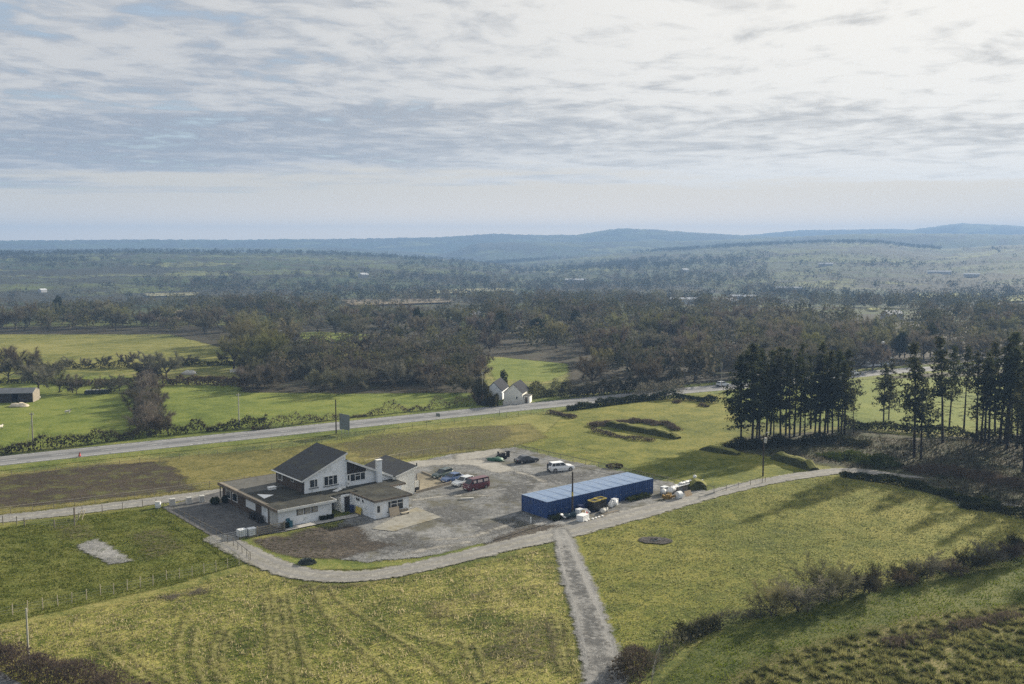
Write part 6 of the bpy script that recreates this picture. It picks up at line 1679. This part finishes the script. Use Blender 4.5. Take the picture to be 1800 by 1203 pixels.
for s in (-1.1, 0, 1.1): MB().box(s, -.11, 2.1, .10, .10, 4.4).build("post", m_galv, t)
t = empty("road_sign", (*G(770, 739), 0), rda + rad(110), "small grey sign back on the verge right of the tall sign", "road sign")
MB().box(0, 0, 1.25, 1.25, .04, .8).build("panel", m_signb, t)
for s in (-.35, .35): MB().tube((s, .05, -.1), (s, .05, 1.6), .035, n=6).build("post", m_galv, t)
t = empty("road_sign", (*G(878, 731), 0), rda + rad(60), "narrow dark marker post on the verge below the cottage", "marker")
MB().box(0, 0, .75, .18, .10, 1.5).build("post", m_dark, t); MB().box(0, 0, 1.35, .22, .13, .2).build("reflector", m_frame, t)
m_dullred = mottled("faded_red_plastic", (0.20, 0.06, 0.04), (0.30, 0.09, 0.06), 2.0, 0.7, 0.2)
t = empty("road_cone", (*G(140, 803), 0), 0, "reddish road work cone with a board on the far carriageway edge", "cone")
MB().tube((0, 0, .04), (0, 0, .9), .28, .05, 10).build("cone", m_dullred, t); MB().box(0, 0, .02, .6, .6, .05).build("base", m_black, t)
t = empty("work_sign", (*G(141, 804.5), 0), rda + 1.2, "small dark triangular sign frame next to the road cone", "road sign")
MB().tube((-.5, 0, 0), (0, 0, 1.1), .03, n=5).tube((.5, 0, 0), (0, 0, 1.1), .03, n=5).build("frame", m_dark, t); MB().add([(-.4, -.02, .3), (.4, -.02, .3), (0, -.02, 1.0), (-.4, .02, .3), (.4, .02, .3), (0, .02, 1.0)], [(0, 1, 2), (5, 4, 3), (0, 3, 4, 1), (1, 4, 5, 2), (2, 5, 3, 0)]).build("plate", m_red, t)

# ------------------------------------------------------------------ buildings beyond the road
def gabled(name, x, y, z, rz, W, D, eave, ridge, label, wall, roof, chimney=False, win=(), door=None, cat="house", group=None, over=.2):
    t = empty(name, (x, y, z), rz, label, cat, group)
    MB().side_prism([(-W / 2, -.6), (W / 2, -.6), (W / 2, eave), (0, ridge), (-W / 2, eave)], 0, D).build("walls", wall, t)
    rf = None
    for s in (-1, 1):
        k = (ridge - eave) / (W / 2)
        rf = MB().slab([(s * (W / 2 + over), -over, eave - k * over + .14), (0.0, -over, ridge + .14), (0.0, D + over, ridge + .14), (s * (W / 2 + over), D + over, eave - k * over + .14)][:: (1 if s > 0 else -1)], .12).build("roof", roof, t)
    if chimney: MB().box(0, D * .85, ridge + .5, .7, .7, 1.4).build("chimney", wall, t)
    for u, zz, w_, h_ in win:
        o = MB().box(u, -.03, zz, w_, .06, h_).build("window", m_frame, t)
        MB().box(u, -.065, zz, w_ - .16, .02, h_ - .16).build("pane", m_glass, o)
    if door: MB().box(door[0], -.04, 1.0, .9, .07, 2.0).build("door", m_dark, t)
    return t
# white cottage: two gabled ranges side by side
x, y = G(902, 709)
cg = rad(-14)
m_dslate = mottled("dark_slate", (0.022, 0.024, 0.030), (0.045, 0.047, 0.054), 0.8, 0.95, 0.08)
gabled("cottage", x, y, 0, cg, 5.0, 8.0, 2.75, 5.0, "white gabled cottage beside the road, its nearer right hand gable", m_cream, m_dslate, win=((1.0, 1.5, .55, .7),))
x2, y2 = G(868, 703)
gabled("cottage_range", x2, y2, 0, cg + .05, 4.4, 9.0, 2.5, 4.7, "white gabled range set back to the left of the white cottage", m_white, m_dslate)
t = empty("lean_to", (*G(923, 709), 0), cg, "low white lean-to with a brown door right of the white cottage", "outbuilding")
MB().box(.4, 1.4, .95, 1.6, 2.6, 1.9).build("walls", m_cream, t); MB().box(.4, 1.4, 1.98, 1.9, 2.9, .1, ry=.06).build("roof", m_slate, t); MB().box(.3, .06, .8, .7, .08, 1.5).build("door", m_bfascia, t)
mb = MB(); p0, p1 = Vector((*G(884, 713), 0)), Vector((*G(921, 710), 0)); d = p1 - p0; c = (p0 + p1) / 2
mb.box(c.x, c.y, .5, d.length, .35, 1.1, math.atan2(d.y, d.x)); tag(mb.build("garden_wall", m_concb), "pale stone garden wall in front of the white cottage", "wall")
# dark shed on the left
x, y = G(26, 708)
t = empty("field_shed", (x, y, 0), rad(8), "dark open-fronted shed with a pale gable end at the left edge", "shed")
MB().bx(-4.6, 4.4, 5.0, 5.2, 0, 2.6).bx(-4.6, -4.4, .1, 5.0, 0, 2.6).build("back_wall", m_brown, t)
MB().add([(4.4, 0, 0), (4.4, 5.2, 0), (4.4, 5.2, 2.6), (4.4, 2.6, 3.5), (4.4, 0, 2.5), (4.55, 0, 0), (4.55, 5.2, 0), (4.55, 5.2, 2.6), (4.55, 2.6, 3.5), (4.55, 0, 2.5)], [(0, 1, 2, 3, 4), (9, 8, 7, 6, 5), (0, 5, 6, 1), (1, 6, 7, 2), (2, 7, 8, 3), (3, 8, 9, 4), (4, 9, 5, 0)]).build("gable_wall", m_wood, t)
m_tin = mottled("dull_tin_roof", (0.10, 0.11, 0.12), (0.17, 0.18, 0.19), 0.8, 0.7, 0.25)
MB().slab([(-4.8, -.3, 2.5), (4.6, -.3, 2.5), (4.6, 2.6, 3.55), (-4.8, 2.6, 3.55)], .1).build("roof", m_tin, t)
MB().slab([(-4.8, 2.6, 3.55), (4.6, 2.6, 3.55), (4.6, 5.5, 2.6), (-4.8, 5.5, 2.6)], .1).build("roof", m_tin, t)
MB().bx(-4.4, -1.0, .05, .15, 0, 2.35).bx(1.0, 4.39, .05, .15, 0, 2.35).build("front_boards", m_dark, t)
for xx in (-1.0, 1.0): MB().bx(xx - .08, xx + .08, .16, .3, 0, 2.4).build("post", m_wood, t)
rngs = random.Random(3)
t = empty("sand_heap", (*G(33, 715), 0), 0, "pale sand heap in front of the dark shed", "heap")
MB().blob(0, 0, 0, 2.6, 1.3, .9, 12, .3, flat=0.0).build("sand", m_light if False else m_wood_l, t, smooth=True); MB().blob(1.2, -.3, 0, 1.4, .9, .5, 13, .3, flat=0.0).build("sand_spill", m_wood_l, t, smooth=True)
t = empty("feed_trough", (*G(62, 701), 0), .1, "pale feed trough right of the dark shed", "trough")
MB().box(0, 0, .35, 2.4, .7, .4, taper=1.1).build("tub", m_concb, t)
for s in (-.9, .9): MB().box(s, 0, .08, .12, .6, .16).build("leg", m_wood, t)
m_wrap = mottled("black_bale_wrap", (0.012, 0.018, 0.016), (0.035, 0.045, 0.04), 1.5, 0.35, 0.5)
for k in range(7):
    x, y = G(153 + k * 6.2, 693.5 - k * .25)
    t = empty("wrapped_bale", (x, y, 0), .1, ["black wrapped bale at the left end of the bale row", "black wrapped bale, second from the left of the row", "black wrapped bale, third from the left of the row", "black wrapped bale in the middle of the row", "black wrapped bale, third from the right of the row", "black wrapped bale, second from the right of the row", "black wrapped bale at the right end of the bale row"][k], "bale", "wrapped bales by the shed")
    MB().tube((0, -.6, .6), (0, .6, .6), .6, n=12).build("wrap", m_wrap, t); MB().box(0, 0, 1.2, .5, 1.1, .05).build("white_patch", m_bag, t)
# pale hardstanding and long low wall
sheet("hardstanding", m_conc, GL([(318, 659), (330, 655), (345, 654), (340, 660)]), cell=.5)
mb = MB(); p0, p1 = Vector((*G(404, 655), 0)), Vector((*G(442, 653), 0)); d = p1 - p0; c = (p0 + p1) / 2
mb.box(c.x, c.y, .45, d.length, .5, .9, math.atan2(d.y, d.x)); tag(mb.build("low_wall", m_fascia), "long low white wall at the right end of the olive field", "wall")
x, y, z = to_ground(333, 658); t = empty("gravel_heap", (x, y, 0), 0, "pale gravel heap on the hardstanding by the olive field", "heap")
MB().blob(0, 0, 0, 2.4, 1.6, 1.0, 14, .3, flat=0.0).build("gravel", m_concb, t, smooth=True)
# barns and houses in the far landscape
m_farw = mottled('far_pale_wall', (0.34, 0.35, 0.36), (0.46, 0.46, 0.46), 0.3, 0.8, 0.2)
m_roofp = mottled("pale_barn_roof", (0.40, 0.42, 0.44), (0.56, 0.57, 0.58), 0.3, 0.5, 0.4)
x, y, z = to_ground(498, 606)
gabled("barn", x, y, z, rad(75), 9, 20, 3.2, 5.6, "long pale-roofed barn among the trees in the middle distance", m_brown, m_roofp, cat="barn")
x, y, z = to_ground(1514, 644)
gabled("farmhouse", x, y, z, rad(-62), 6.0, 12, 3.2, 6.6, "white gabled house with a slate roof among the trees beyond the pines", m_white, m_dslate, chimney=True, win=((0, 4.6, .9, 1.1), (-1.4, 1.9, .9, 1.1), (1.4, 1.9, .9, 1.1)))
FARB = [(1226, 534, 22, 9, "white building with a long roof at the edge of the wood, left of its neighbours"), (1292, 534, 14, 8, "small white house in the valley, middle of three"), (1330, 528, 26, 9, "long white shed in the valley, right of three"),
        (1672, 482, 34, 9, "long bright farm shed on the slope at the right"), (1722, 486, 21, 8, "grey farm shed right of the bright long shed"), (1464, 468, 24, 10, "tiny white farmstead high on the right hand slope"), (1410, 510, 30, 7, "long pale roof low on the right hand slope"),
        (1581, 561, 16, 8, "bright white house roof in the wood at the right"), (1756, 542, 12, 7, "small white cottage below the bright yellow field"), (1758, 582, 9, 6, "small white gable over the right hand pines"), (1030, 498, 30, 12, "pale buildings far off in the middle of the valley"),
        (645, 487, 18, 10, "tiny white house on the far left ridge side"), (842, 561, 16, 7, "pale roof behind the trees in the middle"), (80, 513, 12, 6, "white house among the trees at the far left"), (1208, 478, 14, 9, "tiny white speck of a house in the blue distance")]
for px, py, W, D, lab in FARB:
    x, y, z = to_ground(px, py + 1)
    gabled("distant_house", x, y, z + .3, math.atan2(y, x) + rad(0 if W > 20 else 35), D, W if False else D * 1.2, D * .38, D * .62, lab, m_farw, m_roofp, group="pale buildings far across the valley") if W <= 20 else gabled("distant_shed", x, y, z + .3, math.atan2(y, x) - math.pi / 2 + rad(90), D, W, D * .42, D * .58, lab, m_farw, m_roofp, cat="shed", group="pale buildings far across the valley")

# bright far fields, bare moor strips
m_fieldy = grass_sheet("far_yellow_field", (0.20, 0.22, 0.06), (0.27, 0.28, 0.085), (0.33, 0.33, 0.12), amp=1.5, soft=2)
m_fieldp = grass_sheet("far_pale_field", (0.17, 0.165, 0.09), (0.24, 0.23, 0.13), (0.30, 0.28, 0.17), amp=1.5, soft=2)
m_fieldb = grass_sheet("far_brown_field", (0.13, 0.105, 0.07), (0.19, 0.155, 0.10), (0.24, 0.20, 0.14), amp=1.5, soft=2)
def far_field(name, pts, mat):
    q = np.array([to_ground(*p)[:2] for p in pts])
    o = sheet(name, mat, q, cell=8.0, margin=14, z=0)
    me = o.data; n = len(me.vertices); co = np.zeros(n * 3); me.vertices.foreach_get("co", co); co = co.reshape(-1, 3)
    co[:, 2] = terr(co[:, 0], co[:, 1]) + 1.2
    me.vertices.foreach_set("co", co.reshape(-1)); me.update()
far_field("far_field", [(1612, 519), (1720, 517), (1735, 522), (1720, 526), (1620, 526)], m_fieldy)
far_field("far_field", [(1738, 524), (1850, 517), (1900, 530), (1760, 532)], m_fieldy)
far_field("far_field", [(1525, 545), (1545, 543), (1545, 548), (1530, 549)], m_fieldy)
far_field("far_field", [(720, 514), (900, 508), (905, 513), (760, 519)], m_fieldp)
far_field("far_field", [(600, 530), (790, 526), (795, 534), (620, 540)], m_fieldb)
far_field("far_field", [(270, 549), (350, 548), (350, 560), (280, 572)], m_fieldb)
far_field("far_field", [(255, 518), (350, 516), (345, 522), (260, 523)], m_fieldp)
for k, pts in enumerate(([(722, 576), (745, 575), (748, 582), (724, 582)], [(806, 560), (818, 560), (818, 585), (806, 585)], [(520, 586), (560, 584), (660, 590), (650, 602), (540, 602)], [(1425, 600), (1475, 598), (1480, 606), (1432, 608)], [(1518, 606), (1552, 602), (1556, 612), (1522, 615)], [(440, 618), (520, 612), (610, 616), (560, 624), (470, 626)])):
    q = np.array([to_ground(*p)[:2] for p in pts])
    sheet("glade", m_bright, q, cell=2.0, margin=3)

# ------------------------------------------------------------------ animals
def sheep(px, py, rz, label):
    x, y = G(px, py)
    me = bpy.data.meshes.new("sheep")
    J = [(-.45, 0, .68, .24), (-.15, 0, .66, .30), (.2, 0, .68, .29), (.45, 0, .74, .22), (.66, 0, 1.0, .12), (.76, 0, 1.12, .10), (.95, 0, 1.02, .06),
         (-.42, .13, .45, .10), (-.36, .13, .28, .05), (-.44, .13, .02, .035), (-.42, -.13, .45, .10), (-.36, -.13, .28, .05), (-.44, -.13, .02, .035), (.40, .13, .42, .08), (.42, .13, .24, .045), (.40, .13, .02, .035), (.40, -.13, .42, .08), (.42, -.13, .24, .045), (.40, -.13, .02, .035), (-.66, 0, .62, .06), (-.70, 0, .42, .04)]
    E = [(0, 1), (1, 2), (2, 3), (3, 4), (4, 5), (5, 6), (0, 7), (7, 8), (8, 9), (0, 10), (10, 11), (11, 12), (3, 13), (13, 14), (14, 15), (3, 16), (16, 17), (17, 18), (0, 19), (19, 20)]
    me.from_pydata([j[:3] for j in J], E, [])
    o = bpy.data.objects.new("sheep", me); COL.objects.link(o)
    o.modifiers.new("skin", 'SKIN'); o.modifiers.new("sub", 'SUBSURF').render_levels = 1
    for i, j in enumerate(J):
        me.skin_vertices[0].data[i].radius = (j[3], j[3]); me.skin_vertices[0].data[i].use_root = (i == 1)
    m, nt = new_mat("fleece_and_dark_face")
    xx = nt.n("ShaderNodeSeparateXYZ", ins={0: objc(nt)})
    f = nt.math('MAXIMUM', nt.sstep(xx.outputs[0], .60, .68), nt.sstep(xx.outputs[2], .32, .26))
    finish(nt, nt.mix(f, (0.62, 0.58, 0.50), (0.035, 0.03, 0.028)), .9, .1)
    me.materials.append(m)
    o.location = (x, y, 0); o.rotation_euler = (0, 0, rz)
    return tag(o, label, "sheep")
sheep(119, 728, .3, "white dark-headed sheep standing in the left meadow")
sheep(1, 755, 1.2, "small white sheep at the left picture edge below the shed")

# ------------------------------------------------------------------ rough grass standing up from the fields (cannot be counted)
def tufts(n, poly_px, hmin, hmax, w, name, mat, seed, thin=None, avoid=()):
    rng = np.random.default_rng(seed); poly = np.array(GL(poly_px)); lo, hi = poly.min(0), poly.max(0)
    P_ = rng.uniform(lo, hi, (n * 3, 2)); P_ = P_[sd_poly(P_, poly) < 0][:n]
    for line, hw in avoid: P_ = P_[sd_line(P_, line, hw)[0] > .2]
    n = len(P_)
    # tufts gather in clumps
    a = rng.random(n) * 6.28; hh = rng.uniform(hmin, hmax, n) * (0.6 + .8 * (np.sin(P_[:, 0] * .9 + 3 * np.sin(P_[:, 1] * .35)) * np.sin(P_[:, 1] * 1.1 + 2 * np.sin(P_[:, 0] * .4)) * .5 + .5))
    d = np.stack([np.cos(a), np.sin(a)], 1) * w * .5
    ln = rng.normal(size=(n, 2)) * .35 * hh[:, None]
    z = np.full(n, .0)
    V = np.stack([np.column_stack([P_ - d, z]), np.column_stack([P_ + d, z]), np.column_stack([P_ + ln, hh])], 1)
    return tag(tri_mesh(name, V, mat), kind='stuff')
m_tuft = leaf_mat("dry_grass_blades", (0.14, 0.15, 0.036), (0.42, 0.38, 0.15), 0.0, 0.25, trans=.55)
m_brush = leaf_mat("brushwood_stems", (0.025, 0.030, 0.012), (0.125, 0.105, 0.070), 0.0, 0.2, trans=.35)
m_tuft_g = leaf_mat("green_grass_blades", (0.066, 0.088, 0.016), (0.165, 0.172, 0.045), 0.0, 0.4, trans=.5)
m_tuft_r = leaf_mat("rush_blades", (0.085, 0.096, 0.026), (0.29, 0.262, 0.098), 0.0, 0.25, trans=.4)
m_tuft_l = leaf_mat("pasture_blades", (0.115, 0.125, 0.028), (0.28, 0.255, 0.075), 0.0, 0.25, trans=.5)
lanes = ((LANE, 2.4), (np.array(GL([(985, 935), (997, 965), (1010, 1010), (1030, 1060), (1043, 1110), (1056, 1150), (1064, 1203), (1070, 1260)])), 2.2))
tufts(22000, [(-100, 1130), (100, 1088), (330, 1036), (440, 1000), (560, 1035), (760, 1010), (960, 965), (1000, 1060), (1030, 1240), (-50, 1240)], .12, .34, .16, "tussock_grass", m_tuft, 1, avoid=lanes)
tufts(14000, [(1285, 788), (1400, 775), (1500, 765), (1620, 775), (1800, 772), (1900, 790), (1900, 900), (1760, 900), (1620, 850), (1500, 822)], .2, .7, .22, "brushwood", m_brush, 6, avoid=lanes)
tufts(45000, [(-100, 965), (0, 930), (140, 908), (285, 892), (440, 988), (300, 1030), (0, 1098), (-100, 1120)], .08, .22, .14, "paddock_blades", m_tuft_g, 2)
tufts(45000, [(985, 955), (1100, 908), (1260, 872), (1440, 836), (1800, 890), (1900, 960), (1560, 1020), (1400, 1050), (1250, 1090), (1120, 1150), (1090, 1203), (1075, 1240)], .10, .26, .16, "pasture_tufts", m_tuft_l, 3, avoid=lanes + ((np.array(GL([(1141, 951), (1163, 952)])), 1.8), (np.array(GL([(1640, 896), (1700, 889), (1830, 900)])), 1.8)))
tufts(22000, [(1150, 1215), (1230, 1130), (1420, 1068), (1560, 1035), (1850, 980), (1850, 1240), (1150, 1240)], .08, .24, .14, "lower_right_blades", m_tuft_g, 4)
# rush tussocks: domed clumps of blades
rng = np.random.default_rng(15)
poly = np.array(GL([(1270, 1240), (1330, 1170), (1500, 1120), (1640, 1085), (1900, 1060), (1900, 1240)])); lo, hi = poly.min(0), poly.max(0)
ctr = rng.uniform(lo, hi, (3200, 2)); ctr = ctr[sd_poly(ctr, poly) < 0][:850]
nb = 85
c0 = np.repeat(np.column_stack([ctr, np.zeros(len(ctr))]), nb, 0); s = np.repeat(rng.uniform(.35, .85, len(ctr)), nb)
d = unit(rng, len(c0)); d[:, 2] = np.abs(d[:, 2]) + .45; d /= np.linalg.norm(d, axis=1)[:, None]
b = c0 + d * np.array([1, 1, 0]) * s[:, None] * .45 * rng.random((len(c0), 1))
tag(tri_mesh("rush_tussocks", slivers(b, d, s * rng.uniform(.6, 1.1, len(c0)), .10, rng), m_tuft_r), kind='stuff')
sheet("corner_road", m_tar, GL([(-80, 1150), (0, 1184), (38, 1206), (70, 1250), (-80, 1250)]), cell=.5)
